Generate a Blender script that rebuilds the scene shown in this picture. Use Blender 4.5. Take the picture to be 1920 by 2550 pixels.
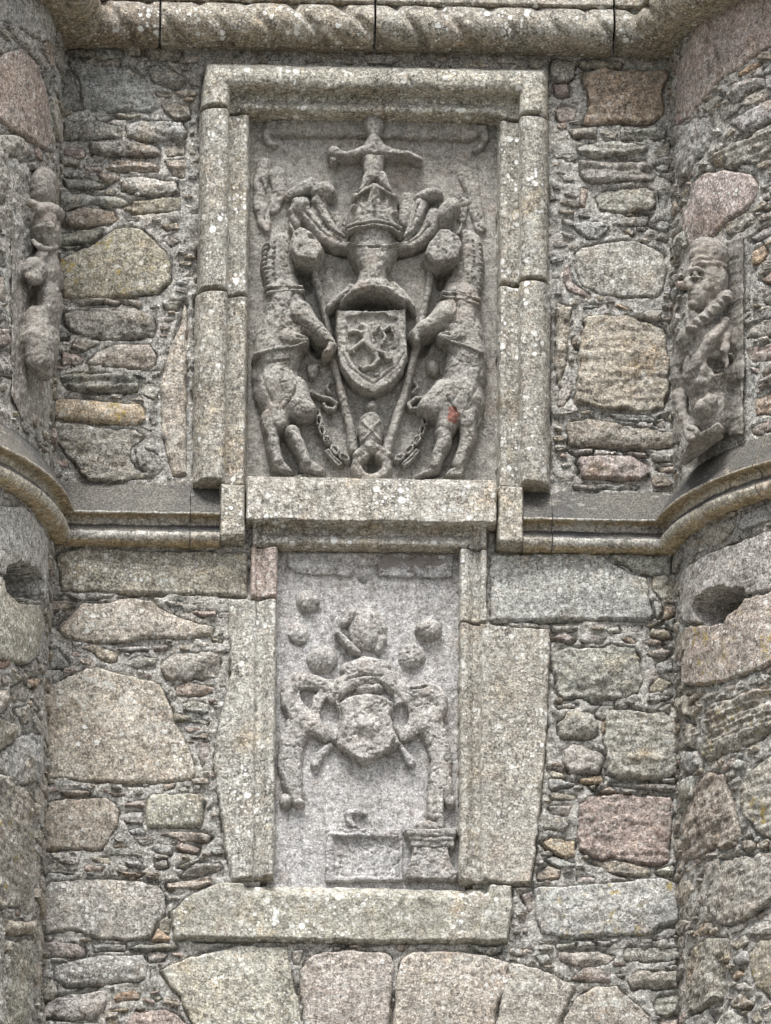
import bpy, bmesh, math, random
import numpy as np
from mathutils import Vector, Matrix

# ------------------------------------------------------------------ camera
for o in list(bpy.data.objects):
    bpy.data.objects.remove(o)
scene = bpy.context.scene
COL = scene.collection
THETA, YAW, ROLL, DIST = math.radians(20.0), math.radians(1.8), math.radians(0.3), 33.0
FPX = 600.0 * DIST                      # focal length in photo pixels (photo is 1920 x 2550)
EYE_Z = 1.6
f = np.array([math.sin(YAW) * math.cos(THETA), math.cos(YAW) * math.cos(THETA), math.sin(THETA)])
r0 = np.array([math.cos(YAW), -math.sin(YAW), 0.0])
u0 = np.cross(r0, f)
rt = r0 * math.cos(ROLL) + u0 * math.sin(ROLL)      # scene leans clockwise
up = -r0 * math.sin(ROLL) + u0 * math.cos(ROLL)
CAM = -f * DIST
CAM[2] = EYE_Z
Z0 = EYE_Z + DIST * math.sin(THETA)
CAM = np.array([0, 0, Z0]) - f * DIST
cam_d = bpy.data.cameras.new('camera')
cam_d.sensor_fit = 'HORIZONTAL'
cam_d.sensor_width = 36.0
cam_d.lens = 36.0 * FPX / 1920.0
cam_d.clip_start = 0.5
cam_d.clip_end = 3000.0
cam = bpy.data.objects.new('camera', cam_d)
COL.objects.link(cam)
cam.matrix_world = Matrix(((rt[0], up[0], -f[0], CAM[0]), (rt[1], up[1], -f[1], CAM[1]),
                           (rt[2], up[2], -f[2], CAM[2]), (0, 0, 0, 1)))
scene.camera = cam

# ------------------------------------------------------------------ sky, sun, exposure
SUN_EL, SUN_AZ = math.radians(63), math.radians(-16)     # azimuth measured from the wall's outward normal
world = bpy.data.worlds.new('World')
scene.world = world
world.use_nodes = True
wn, wl = world.node_tree.nodes, world.node_tree.links
bg = wn['Background']
sky = wn.new('ShaderNodeTexSky')
sky.sky_type = 'NISHITA'
sky.sun_disc = False
sky.sun_elevation = SUN_EL
sky.sun_rotation = math.pi + SUN_AZ
sky.air_density = 1.0
sky.dust_density = 4.0
hs = wn.new('ShaderNodeHueSaturation')
hs.inputs['Saturation'].default_value = 0.25
wl.new(sky.outputs[0], hs.inputs['Color'])
wl.new(hs.outputs[0], bg.inputs['Color'])
bg.inputs['Strength'].default_value = 0.105
sun_d = bpy.data.lights.new('sun', 'SUN')
sun_d.energy = 2.4
sun_d.angle = math.radians(18)
sun_d.color = (1.0, 0.985, 0.96)
sun = bpy.data.objects.new('sun', sun_d)
COL.objects.link(sun)
sdir = Vector((math.sin(SUN_AZ) * math.cos(SUN_EL), -math.cos(SUN_AZ) * math.cos(SUN_EL), math.sin(SUN_EL)))
sun.rotation_euler = sdir.to_track_quat('Z', 'Y').to_euler()
sun.location = (0, -10, 30)
vs = scene.view_settings
vs.view_transform = 'Standard'
vs.look = 'None'
vs.gamma = 1.0
vs.exposure = 1.1

# ------------------------------------------------------------------ noise
def _lat(seed):
    return np.random.default_rng(seed).random((256, 256)) * 2 - 1
_LATS = {}
def vnoise(x, y, seed=0):
    if seed not in _LATS:
        _LATS[seed] = _lat(seed + 11)
    L = _LATS[seed]
    xi = np.floor(x); yi = np.floor(y)
    fx = x - xi; fy = y - yi
    fx = fx * fx * fx * (fx * (fx * 6 - 15) + 10); fy = fy * fy * fy * (fy * (fy * 6 - 15) + 10)
    xi = xi.astype(int); yi = yi.astype(int)
    a = L[xi & 255, yi & 255]; b = L[(xi + 1) & 255, yi & 255]
    c = L[xi & 255, (yi + 1) & 255]; d = L[(xi + 1) & 255, (yi + 1) & 255]
    return (a * (1 - fx) + b * fx) * (1 - fy) + (c * (1 - fx) + d * fx) * fy
def fbm(x, y, octv=3, seed=0, gain=0.5):
    s = 0; a = 1.0; t = 0
    for i in range(octv):
        s = s + a * vnoise(x * 2 ** i + 17.3 * i, y * 2 ** i + 5.7 * i, seed + i)
        t += a; a *= gain
    return s / t
def sstep(a, b, x):
    t = np.clip((x - a) / (b - a), 0, 1)
    return t * t * (3 - 2 * t)

# ------------------------------------------------------------------ photo tiles -> photo pixels -> points
TILES = {'A': (0, 0, 500 / 1666), 'B': (0, 450, 500 / 1666), 'C': (0, 900, 500 / 1666),
         'D': (1360, 0, 560 / 1666), 'E': (1360, 480, 560 / 1666), 'F': (1360, 960, 560 / 1666),
         'G': (0, 1340, 600 / 1666), 'H': (0, 1900, 650 / 1666), 'I': (1320, 1400, 600 / 1666),
         'J': (1270, 1900, 650 / 1666), 'K': (600, 1900, 700 / 1666), 'S': (0, 0, 1.0),
         'P': (600, 270, 650 / 1666), 'Q': (600, 750, 650 / 1666), 'N': (660, 1350, 540 / 1666),
         'O': (660, 1750, 540 / 952)}
def tpx(tile, x, y):
    ox, oy, s = TILES[tile]
    return ox + x * s, oy + y * s
def ray(px, py):
    return f + rt * ((px - 960.0) / FPX) - up * ((py - 1275.0) / FPX)
def at(px, py, d=0.0):
    v = ray(px, py)
    t = (-d - CAM[1]) / v[1]
    return CAM + v * t

class Wall:
    def px2uv(self, px, py, d=0.0):
        p = at(px, py, d); return p[0], p[2]
    def pos(self, u, v, h):
        return np.stack([u, -h, v], -1)
class Tower:
    def __init__(self, xc, yc, R, side):
        self.xc, self.yc, self.R, self.side = xc, yc, R, side
    def px2uv(self, px, py, d=0.0):
        v = ray(px, py); R = self.R + d
        ox, oy = CAM[0] - self.xc, CAM[1] - self.yc
        a = v[0] ** 2 + v[1] ** 2; b = ox * v[0] + oy * v[1]; c = ox * ox + oy * oy - R * R
        D = b * b - a * c
        if D < 0: D = 0
        t = (-b - math.sqrt(D)) / a
        p = CAM + v * t
        ang = math.atan2((p[0] - self.xc), -(p[1] - self.yc))
        return self.R * ang, p[2]
    def pos(self, u, v, h):
        t = u / self.R
        return np.stack([self.xc + (self.R + h) * np.sin(t), self.yc - (self.R + h) * np.cos(t), v], -1)
WALL = Wall()
xr = at(1683, 1360)[0]; xl = at(124, 1360)[0]
TR = Tower(xr + 1.10 * math.sin(math.radians(85)), 1.10 * math.cos(math.radians(85)), 1.10, 1)
TL = Tower(xl - 1.30, 0.0, 1.30, -1)

# ------------------------------------------------------------------ materials
def new_mat(name):
    m = bpy.data.materials.new(name); m.use_nodes = True
    return m, m.node_tree.nodes, m.node_tree.links, m.node_tree.nodes['Principled BSDF']
def ramp(n, pts):
    r = n.new('ShaderNodeValToRGB')
    e = r.color_ramp.elements
    while len(e) < len(pts): e.new(0.5)
    for i, (p, c) in enumerate(pts):
        e[i].position = p; e[i].color = (c, c, c, 1) if not isinstance(c, tuple) else (*c, 1)
    return r
def stone_material(name, dots=0.5, speck=1.0, ochre=0.3, moss=0.0, bump=1.0, base=None, dotsize=1.0, stains=(), dark=0.35, rough=0.82, pink=0.3, growth=0.0, crust=0.6, streak=0.55):
    m, n, l, bs = new_mat(name)
    geo = n.new('ShaderNodeNewGeometry'); pos = geo.outputs['Position']
    info = n.new('ShaderNodeObjectInfo')
    def noise(scale, det=3, rough_=0.6, vec=pos):
        t = n.new('ShaderNodeTexNoise'); t.inputs['Scale'].default_value = scale
        t.inputs['Detail'].default_value = det; t.inputs['Roughness'].default_value = rough_
        l.new(vec, t.inputs['Vector']); return t.outputs['Fac']
    def mix(fac, a, b, mode='MIX'):
        x = n.new('ShaderNodeMix'); x.data_type = 'RGBA'; x.blend_type = mode
        for s, v in (('Factor', fac), ):
            if isinstance(v, float): x.inputs[0].default_value = v
            else: l.new(v, x.inputs[0])
        for i, v in ((6, a), (7, b)):
            if isinstance(v, tuple): x.inputs[i].default_value = (*v, 1)
            else: l.new(v, x.inputs[i])
        return x.outputs[2]
    def rmp(src, pts):
        r = ramp(n, pts); l.new(src, r.inputs[0]); return r.outputs[0]
    def math_(op, a, b):
        x = n.new('ShaderNodeMath'); x.operation = op
        for i, v in enumerate((a, b)):
            if isinstance(v, (int, float)): x.inputs[i].default_value = v
            else: l.new(v, x.inputs[i])
        return x.outputs[0]
    col = info.outputs['Color'] if base is None else None
    if base == 'attr':
        ga = n.new('ShaderNodeAttribute'); ga.attribute_name = 'tint'; col = ga.outputs['Color']
    elif base is not None:
        rgb = n.new('ShaderNodeRGB'); rgb.outputs[0].default_value = (*base, 1); col = rgb.outputs[0]
    # shift the noise per object so neighbours differ
    big = noise(3.3, 4, 0.65)
    med = noise(19, 4, 0.7)
    col = mix(rmp(big, [(0.35, 0.0), (0.7, 0.85)]), col, mix(1.0, col, (1.22, 1.20, 1.17), 'MULTIPLY'))
    col = mix(rmp(med, [(0.33, 0.95), (0.5, 0.0)]), col, mix(1.0, col, (0.60, 0.585, 0.56), 'MULTIPLY'))
    # rusty / ochre staining with a shape of its own
    oc = noise(5.1, 5, 0.7)
    col = mix(math_('MULTIPLY', rmp(oc, [(0.55, 0.0), (0.72, 1.0)]), ochre), col, mix(1.0, col, (1.18, 0.93, 0.62), 'MULTIPLY'))
    pk = noise(7.7, 4, 0.7)
    col = mix(math_('MULTIPLY', rmp(pk, [(0.55, 0.0), (0.68, 1.0)]), pink), col, mix(1.0, col, (1.12, 0.88, 0.80), 'MULTIPLY'))
    if growth > 0:
        sx = n.new('ShaderNodeSeparateXYZ'); l.new(geo.outputs['Normal'], sx.inputs[0])
        nz_ = math_('ADD', sx.outputs[2], math_('MULTIPLY', math_('SUBTRACT', noise(14, 3, 0.6), 0.5), 0.5))
        col = mix(math_('MULTIPLY', rmp(math_('SUBTRACT', 0.0, nz_), [(0.62, 0.0), (0.95, 1.0)]), min(1.0, growth * 1.6)), col, (0.44, 0.34, 0.20))
    # grain of the granite / sandstone: pale and dark crystals
    g1 = noise(120, 2, 0.8)
    col = mix(float(min(1, speck)), col, mix(1.0, col, rmp(g1, [(0.30, 0.22), (0.42, 0.72), (0.53, 1.02), (0.62, 1.38), (0.71, 2.1)]), 'MULTIPLY'))
    g2 = noise(40, 3, 0.75)
    col = mix(0.75 * float(min(1, speck)), col, mix(1.0, col, rmp(g2, [(0.34, 0.34), (0.5, 1.0), (0.66, 1.55)]), 'MULTIPLY'))
    # crusty black algae in patches
    bl = math_('MULTIPLY', rmp(noise(95, 3, 0.7), [(0.52, 0.0), (0.62, 1.0)]), rmp(noise(4.4, 4, 0.7), [(0.42, 0.0), (0.60, 1.0)]))
    col = mix(math_('MULTIPLY', bl, dark * 2), col, (0.045, 0.042, 0.038))
    # rain streaks running down the face
    sm = n.new('ShaderNodeVectorMath'); sm.operation = 'MULTIPLY'; sm.inputs[1].default_value = (1.0, 1.0, 0.09); l.new(pos, sm.inputs[0])
    sk = math_('MULTIPLY', rmp(noise(21, 3, 0.65, sm.outputs[0]), [(0.52, 0.0), (0.66, 1.0)]), rmp(noise(1.7, 2, 0.5), [(0.45, 0.1), (0.62, 1.0)]))
    col = mix(math_('MULTIPLY', sk, streak), col, mix(1.0, col, (0.52, 0.50, 0.45), 'MULTIPLY'))
    # irregular pale crusts of lichen, clustered
    cr = math_('MULTIPLY', rmp(noise(26, 6, 0.8), [(0.52, 0.0), (0.58, 1.0)]), rmp(noise(3.7, 3, 0.6), [(0.45, 0.0), (0.62, 1.0)]))
    col = mix(math_('MULTIPLY', cr, crust), col, mix(rmp(noise(60, 2, 0.6), [(0.4, 0.0), (0.6, 1.0)]), (0.40, 0.40, 0.375), (0.62, 0.63, 0.60)))
    if dots > 0:
        for sc, th, amt in ((36 / dotsize, 0.50, 1.0), (80 / dotsize, 0.52, 0.9)):
            wv = n.new('ShaderNodeVectorMath'); wv.operation = 'ADD'
            nz = n.new('ShaderNodeTexNoise'); nz.inputs['Scale'].default_value = 90
            l.new(pos, nz.inputs['Vector'])
            sv = n.new('ShaderNodeVectorMath'); sv.operation = 'SCALE'; sv.inputs['Scale'].default_value = 0.008
            l.new(nz.outputs['Color'], sv.inputs[0]); l.new(pos, wv.inputs[0]); l.new(sv.outputs[0], wv.inputs[1])
            vo = n.new('ShaderNodeTexVoronoi'); vo.inputs['Scale'].default_value = sc
            l.new(wv.outputs[0], vo.inputs['Vector'])
            sepc = n.new('ShaderNodeSeparateColor'); l.new(vo.outputs['Color'], sepc.inputs[0])
            # radius differs from cell to cell, most cells have none
            rad = math_('MULTIPLY', rmp(sepc.outputs[0], [(0.42, 0.0), (1.0, 1.0)]), th)
            d = math_('SUBTRACT', rad, vo.outputs['Distance'])
            k = rmp(d, [(0.0, 0.0), (0.06, 1.0)])
            patch = rmp(noise(6.3, 3, 0.6), [(0.44, 0.05), (0.60, 1.0)])
            k = math_('MULTIPLY', math_('MULTIPLY', k, patch), amt * dots)
            col = mix(k, col, (0.80, 0.81, 0.79))
    if growth > 0:
        col = mix(math_('MULTIPLY', rmp(nz_, [(0.22, 0.0), (0.45, 1.0)]), min(0.95, growth * 1.8)), col, mix(rmp(noise(2.2, 3, 0.6), [(0.4, 0.0), (0.6, 1.0)]), mix(rmp(g1, [(0.4, 0.0), (0.65, 1.0)]), (0.028, 0.028, 0.030), (0.075, 0.074, 0.075)), mix(rmp(g1, [(0.4, 0.0), (0.62, 1.0)]), (0.05, 0.047, 0.042), (0.17, 0.16, 0.14))))
    att = n.new('ShaderNodeAttribute'); att.attribute_type = 'OBJECT'; att.attribute_name = 'lichen'
    ye = math_('MULTIPLY', rmp(noise(24, 4, 0.75), [(0.56, 0.0), (0.64, 1.0)]), rmp(noise(5.7, 2, 0.5), [(0.42, 0.0), (0.6, 1.0)]))
    col = mix(math_('MULTIPLY', ye, att.outputs['Fac']), col, (0.36, 0.27, 0.045))
    if moss > 0:
        mo = rmp(noise(30, 5, 0.8), [(0.46, 0.0), (0.6, 1.0)])
        col = mix(math_('MULTIPLY', mo, moss), col, (0.13, 0.115, 0.04))
    for (c, ctr, rx, rz, nzs) in stains:
        mp = n.new('ShaderNodeVectorMath'); mp.operation = 'SUBTRACT'
        mp.inputs[1].default_value = ctr; l.new(pos, mp.inputs[0])
        mp2 = n.new('ShaderNodeVectorMath'); mp2.operation = 'MULTIPLY'
        mp2.inputs[1].default_value = (1 / rx, 0, 1 / rz); l.new(mp.outputs[0], mp2.inputs[0])
        ln = n.new('ShaderNodeVectorMath'); ln.operation = 'LENGTH'; l.new(mp2.outputs[0], ln.inputs[0])
        v = math_('ADD', ln.outputs['Value'], math_('MULTIPLY', math_('SUBTRACT', noise(nzs, 3, 0.6), 0.5), 2.6))
        col = mix(math_('MULTIPLY', rmp(v, [(0.80, 1.0), (0.92, 0.0)]), 0.85), col, c)
    l.new(col, bs.inputs['Base Color'])
    bs.inputs['Roughness'].default_value = rough
    bs.inputs['Specular IOR Level'].default_value = 0.35
    b1 = n.new('ShaderNodeBump'); b1.inputs['Strength'].default_value = min(1, 0.85 * bump); b1.inputs['Distance'].default_value = 0.010
    l.new(noise(105, 4, 0.75), b1.inputs['Height'])
    b2 = n.new('ShaderNodeBump'); b2.inputs['Strength'].default_value = min(1, 0.6 * bump); b2.inputs['Distance'].default_value = 0.012
    l.new(noise(34, 4, 0.7), b2.inputs['Height']); l.new(b2.outputs[0], b1.inputs['Normal'])
    l.new(b1.outputs[0], bs.inputs['Normal'])
    return m

M_RUB = stone_material('rubble_stone', dots=0.4, ochre=0.6, bump=1.2, dark=0.5)
M_ASH = stone_material('dressed_granite', dots=0.7, ochre=0.35, bump=0.9, dotsize=0.9, dark=0.4)
M_FRAME = stone_material('lichened_frame_stone', dots=1.0, ochre=0.55, bump=0.8, dotsize=1.25, dark=0.5, growth=0.15)
M_STRING = stone_material('string_course_stone', dots=0.45, ochre=0.4, bump=0.6, dotsize=0.9, speck=0.9, growth=0.55, crust=0.8)
M_MOSS = stone_material('mossy_sill_stone', dots=1.0, ochre=0.5, moss=0.25, bump=0.8, dotsize=1.3)
M_MORT = stone_material('lime_mortar', dots=0.25, ochre=0.2, bump=1.3, base=(0.40, 0.392, 0.37), dark=0.5)
red_c = at(600 + 1350 * 0.39, 750 + 745 * 0.39, 0.02)
M_PANEL = stone_material('carved_grey_sandstone', dots=0.10, ochre=0.15, bump=0.7, speck=0.6, dark=0.35, crust=0.15,
                         stains=[((0.20, 0.07, 0.05), tuple(red_c), 0.030, 0.040, 30)])
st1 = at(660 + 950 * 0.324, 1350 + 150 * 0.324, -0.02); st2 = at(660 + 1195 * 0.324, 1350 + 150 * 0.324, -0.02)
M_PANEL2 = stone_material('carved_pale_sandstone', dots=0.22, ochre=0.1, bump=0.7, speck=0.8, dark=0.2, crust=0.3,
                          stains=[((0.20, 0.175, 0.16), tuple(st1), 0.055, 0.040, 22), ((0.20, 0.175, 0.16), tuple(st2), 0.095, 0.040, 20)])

# ------------------------------------------------------------------ mesh helpers
def mesh_from(name, V, F, smooth=True):
    me = bpy.data.meshes.new(name)
    V = np.ascontiguousarray(V, dtype=np.float32); F = np.ascontiguousarray(F, dtype=np.int32)
    k = F.shape[1]
    me.vertices.add(len(V)); me.vertices.foreach_set('co', V.ravel())
    me.loops.add(F.size); me.loops.foreach_set('vertex_index', F.ravel())
    me.polygons.add(len(F)); me.polygons.foreach_set('loop_start', np.arange(len(F), dtype=np.int32) * k)
    me.polygons.foreach_set('use_smooth', np.full(len(F), smooth))
    me.update(calc_edges=True)
    return me
class Thing:
    def __init__(self, name, loc, label, cat, group=None):
        o = bpy.data.objects.new(name, None); COL.objects.link(o)
        o.location = loc; o.empty_display_size = 0.2
        o['label'] = label; o['category'] = cat
        if group: o['group'] = group
        self.o = o; self.loc = np.array(loc, dtype=float)
def add_part(name, V, F, mat, parent, color=(0.3, 0.29, 0.27), lichen=0.0, smooth=True, kind=None, base=None, label=None):
    """one mesh object; V in world space, origin moved to its own middle"""
    V = np.asarray(V, dtype=float)
    c = (V.min(0) + V.max(0)) / 2
    me = mesh_from(name, V - c, np.asarray(F), smooth)
    me.materials.append(mat)
    o = bpy.data.objects.new(name, me); COL.objects.link(o)
    if isinstance(parent, Thing):
        o.parent = parent.o; o.location = c - parent.loc
        o['_c'] = [float(q) for q in c]
    elif parent is not None:
        pc = np.array(parent['_c']); o.parent = parent; o.location = c - pc
        o['_c'] = [float(q) for q in c]
    else:
        o.location = c
    o.color = (*color, 1)
    o['lichen'] = float(lichen)
    if kind: o['kind'] = kind
    if label: o['label'] = label
    return o
def grid_mesh(surf, U, W, H, keep):
    """quads of a regular grid where keep (cells) is True"""
    nu, nv = U.shape
    idx = np.arange(nu * nv).reshape(nu, nv)
    ci, cj = np.nonzero(keep)
    q = np.stack([idx[ci, cj], idx[ci + 1, cj], idx[ci + 1, cj + 1], idx[ci, cj + 1]], -1)
    used = np.unique(q); rem = -np.ones(nu * nv, int); rem[used] = np.arange(len(used))
    P = surf.pos(U, W, H).reshape(-1, 3)[used]
    return P, rem[q]
def poly_sdf(px, py, poly):
    """positive inside"""
    d = np.full(px.shape, 1e9); inside = np.zeros(px.shape, bool)
    n = len(poly)
    for i in range(n):
        x1, y1 = poly[i]; x2, y2 = poly[(i + 1) % n]
        ex, ey = x2 - x1, y2 - y1
        L = ex * ex + ey * ey + 1e-12
        t = np.clip(((px - x1) * ex + (py - y1) * ey) / L, 0, 1)
        d = np.minimum(d, (px - x1 - ex * t) ** 2 + (py - y1 - ey * t) ** 2)
        c = (y1 > py) != (y2 > py)
        with np.errstate(divide='ignore', invalid='ignore'):
            inside ^= c & (px < (x2 - x1) * (py - y1) / (y2 - y1 + 1e-15) + x1)
    d = np.sqrt(d)
    return np.where(inside, d, -d)
HOLES = {}          # surface -> list of (poly uv)
def hole_cut(surf, U, W, H):
    for poly, depth in HOLES.get(id(surf), []):
        s = poly_sdf(U + 0.006 * vnoise(U * 40, W * 40, 5), W + 0.006 * vnoise(U * 40, W * 40, 6), poly)
        k = sstep(-0.001, 0.005, s)
        H = H * (1 - k) + k * (-depth + 0.10 * fbm(U * 6, W * 22, 3, 44))
    return H
OCC = {}            # surface -> list of polygons already taken (uv)
seed_ctr = [100]
def stone(surf, poly, top, mat, parent, color, name='stone', bev=0.018, rough=1.0, strata=0.0, bulge=0.012, res=0.006,
          warp=0.008, lichen=0.0, tilt=0.010, hfun=None, back=-0.06, label=None, chip=1.0):
    seed_ctr[0] += 1; sd_ = seed_ctr[0]
    rg = random.Random(sd_)
    poly = np.array(poly, dtype=float)
    OCC.setdefault(id(surf), []).append(poly)
    mn = poly.min(0) - 2 * res - warp; mx = poly.max(0) + 2 * res + warp
    us = np.arange(mn[0], mx[0] + res, res); ws = np.arange(mn[1], mx[1] + res, res)
    U, W = np.meshgrid(us, ws, indexing='ij')
    o1, o2 = rg.random() * 200, rg.random() * 200
    wu = U + warp * fbm(U * 22 + o1, W * 22, 3, 1); wv = W + warp * fbm(U * 22, W * 22 + o2, 3, 2)
    if rough > 0.6:
        wu = wu + warp * 0.9 * fbm(U * 9 + o2, W * 11 + o1, 2, 12); wv = wv + warp * 1.1 * fbm(U * 9 + o1, W * 11 - o2, 2, 13)
    s = poly_sdf(wu, wv, poly)
    smax = max(s.max(), 1e-3)
    e = np.clip((s + 0.003) / min(bev, smax * 0.8), 0, 1)
    edge = np.sqrt(np.clip(1 - (1 - e) ** 2, 0, 1))
    if hfun is None:
        t = np.full(U.shape, top)
        t = t + bulge * sstep(0, 1, s / max(smax, 0.03))
        cu, cv = poly.mean(0)
        ext = max(mx[0] - mn[0], mx[1] - mn[1])
        t = t + tilt * rg.uniform(-1, 1) * (U - cu) / ext * 2 + tilt * rg.uniform(-1, 1) * (W - cv) / ext * 2
    else:
        t = hfun(U, W)
    a = 1.0
    t = t + rough * (0.010 * fbm(U * 9 + o1, W * 11 + o2, 4, 3, 0.55) + 0.006 * fbm(U * 34 + o1, W * 40 + o2, 3, 4, 0.6))
    if chip > 0 and rough > 0.3:                # broken steps in the face
        q = fbm(U * 5.5 + o2, W * 7.5 + o1, 4, 7, 0.55) * 3.2 * chip
        fl = np.floor(q); t = t + rough * 0.0075 * (fl + sstep(0.35, 0.65, q - fl) - q * 0.4)
    if strata:
        q = vnoise(U * 3.0 + o1, W * 46 + o2, 8) + 0.6 * vnoise(U * 8 + o1, W * 95 + o2, 9)
        t = t + strata * 0.007 * q
    H = back + (t - back) * edge
    H = np.where(s < -0.002, back, H)
    if surf is not WALL or True:
        H = hole_cut(surf, U, W, H)
    m = s > -0.004
    keep = m[:-1, :-1] | m[1:, :-1] | m[:-1, 1:] | m[1:, 1:]
    if not keep.any(): return None
    V, F = grid_mesh(surf, U, W, H, keep)
    return add_part(name, V, F, mat, parent, color, lichen, label=label)
def sweep(surf, ulist, prof, z0, name, mat, parent, color, amp=0.003, lichen=0.0, warpfun=None, uscale=12.0):
    """profile (proud, height) carried along u; ends closed"""
    u = np.asarray(ulist); P = np.asarray(prof, dtype=float)
    U, Pd = np.meshgrid(u, P[:, 0], indexing='ij'); _, Pz = np.meshgrid(u, P[:, 1], indexing='ij')
    Sx = np.concatenate([[0], np.cumsum(np.hypot(*np.diff(P, axis=0).T))])
    _, S = np.meshgrid(u, Sx, indexing='ij')
    nz = amp * (fbm(U * uscale, S * uscale * 1.3, 4, 21) + 0.7 * fbm(U * 45, S * 50, 3, 23))
    # normals of the profile
    T = np.gradient(P, axis=0); N = np.stack([-T[:, 1], T[:, 0]], -1); N /= (np.linalg.norm(N, axis=1, keepdims=True) + 1e-9)
    off = nz
    if warpfun is not None: off = off + warpfun(U, Pd, Pz)
    Pd2 = Pd + N[None, :, 0] * off; Pz2 = Pz + N[None, :, 1] * off
    nu, nv = U.shape
    V = surf.pos(U, z0 + Pz2, Pd2).reshape(-1, 3)
    idx = np.arange(nu * nv).reshape(nu, nv)
    q = np.stack([idx[:-1, :-1], idx[:-1, 1:], idx[1:, 1:], idx[1:, :-1]], -1).reshape(-1, 4)
    # end caps: strips between the profile and the back plane
    nb = len(V)
    caps = []
    Vx = [V]
    for k in (0, nu - 1):
        bk = surf.pos(np.full(nv, u[k]), z0 + Pz2[k], np.full(nv, -0.06))
        Vx.append(bk); b0 = nb; nb += nv
        for j in range(nv - 1):
            c = [idx[k, j], idx[k, j + 1], b0 + j + 1, b0 + j]
            caps.append(c if k == 0 else c[::-1])
    V = np.concatenate(Vx); F = np.concatenate([q, np.array(caps)])
    return add_part(name, V, F, mat, parent, color, lichen)
def dense(pts, step=0.008):
    out = []
    for (a, b) in zip(pts[:-1], pts[1:]):
        n = max(1, int(math.hypot(b[0] - a[0], b[1] - a[1]) / step))
        for i in range(n): out.append((a[0] + (b[0] - a[0]) * i / n, a[1] + (b[1] - a[1]) * i / n))
    out.append(pts[-1]); return out

# ------------------------------------------------------------------ setting: ground
def build_ground():
    m, n, l, bs = new_mat('neutral_bounce_ground')  # made-up grey-brown surface: unseen ground, coloured to bounce no green onto the wall
    t = n.new('ShaderNodeTexNoise'); t.inputs['Scale'].default_value = 3.0; t.inputs['Detail'].default_value = 6
    g = n.new('ShaderNodeNewGeometry'); l.new(g.outputs['Position'], t.inputs['Vector'])
    r = ramp(n, [(0.3, (0.10, 0.095, 0.08)), (0.7, (0.20, 0.19, 0.165))]); l.new(t.outputs['Fac'], r.inputs[0])
    l.new(r.outputs[0], bs.inputs['Base Color']); bs.inputs['Roughness'].default_value = 0.9
    s = 900.0; k = 24
    xs = np.linspace(-s, s, k + 1)
    X, Y = np.meshgrid(xs, xs, indexing='ij')
    V = np.stack([X, Y, np.zeros_like(X)], -1).reshape(-1, 3)
    idx = np.arange((k + 1) ** 2).reshape(k + 1, k + 1)
    F = np.stack([idx[:-1, :-1], idx[1:, :-1], idx[1:, 1:], idx[:-1, 1:]], -1).reshape(-1, 4)
    o = add_part('ground', V, F, m, None); o['kind'] = 'structure'
build_ground()

# ------------------------------------------------------------------ things of masonry
T_WALL = Thing('rubble_wall', (0, 0, 0), 'recessed rubble wall of mixed grey and pinkish stones between the two round towers', 'wall')
T_TR = Thing('round_tower', (TR.xc, TR.yc, 0), 'curved rubble tower at the right with the head in a cap on it', 'tower', 'round towers flanking the wall')
T_TL = Thing('round_tower', (TL.xc, TL.yc, 0), 'curved rubble tower at the left edge with the narrow shadowed figure on it', 'tower', 'round towers flanking the wall')

TINT = {'g': (0.30, 0.285, 0.26), 'l': (0.41, 0.40, 0.38), 'w': (0.55, 0.54, 0.52), 'b': (0.335, 0.285, 0.22),
        'p': (0.37, 0.285, 0.25), 'o': (0.43, 0.29, 0.17), 'd': (0.165, 0.16, 0.155), 'y': (0.37, 0.34, 0.27),
        'r': (0.36, 0.14, 0.07), 'B': (0.35, 0.365, 0.37), 'u': (0.38, 0.35, 0.295)}

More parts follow.
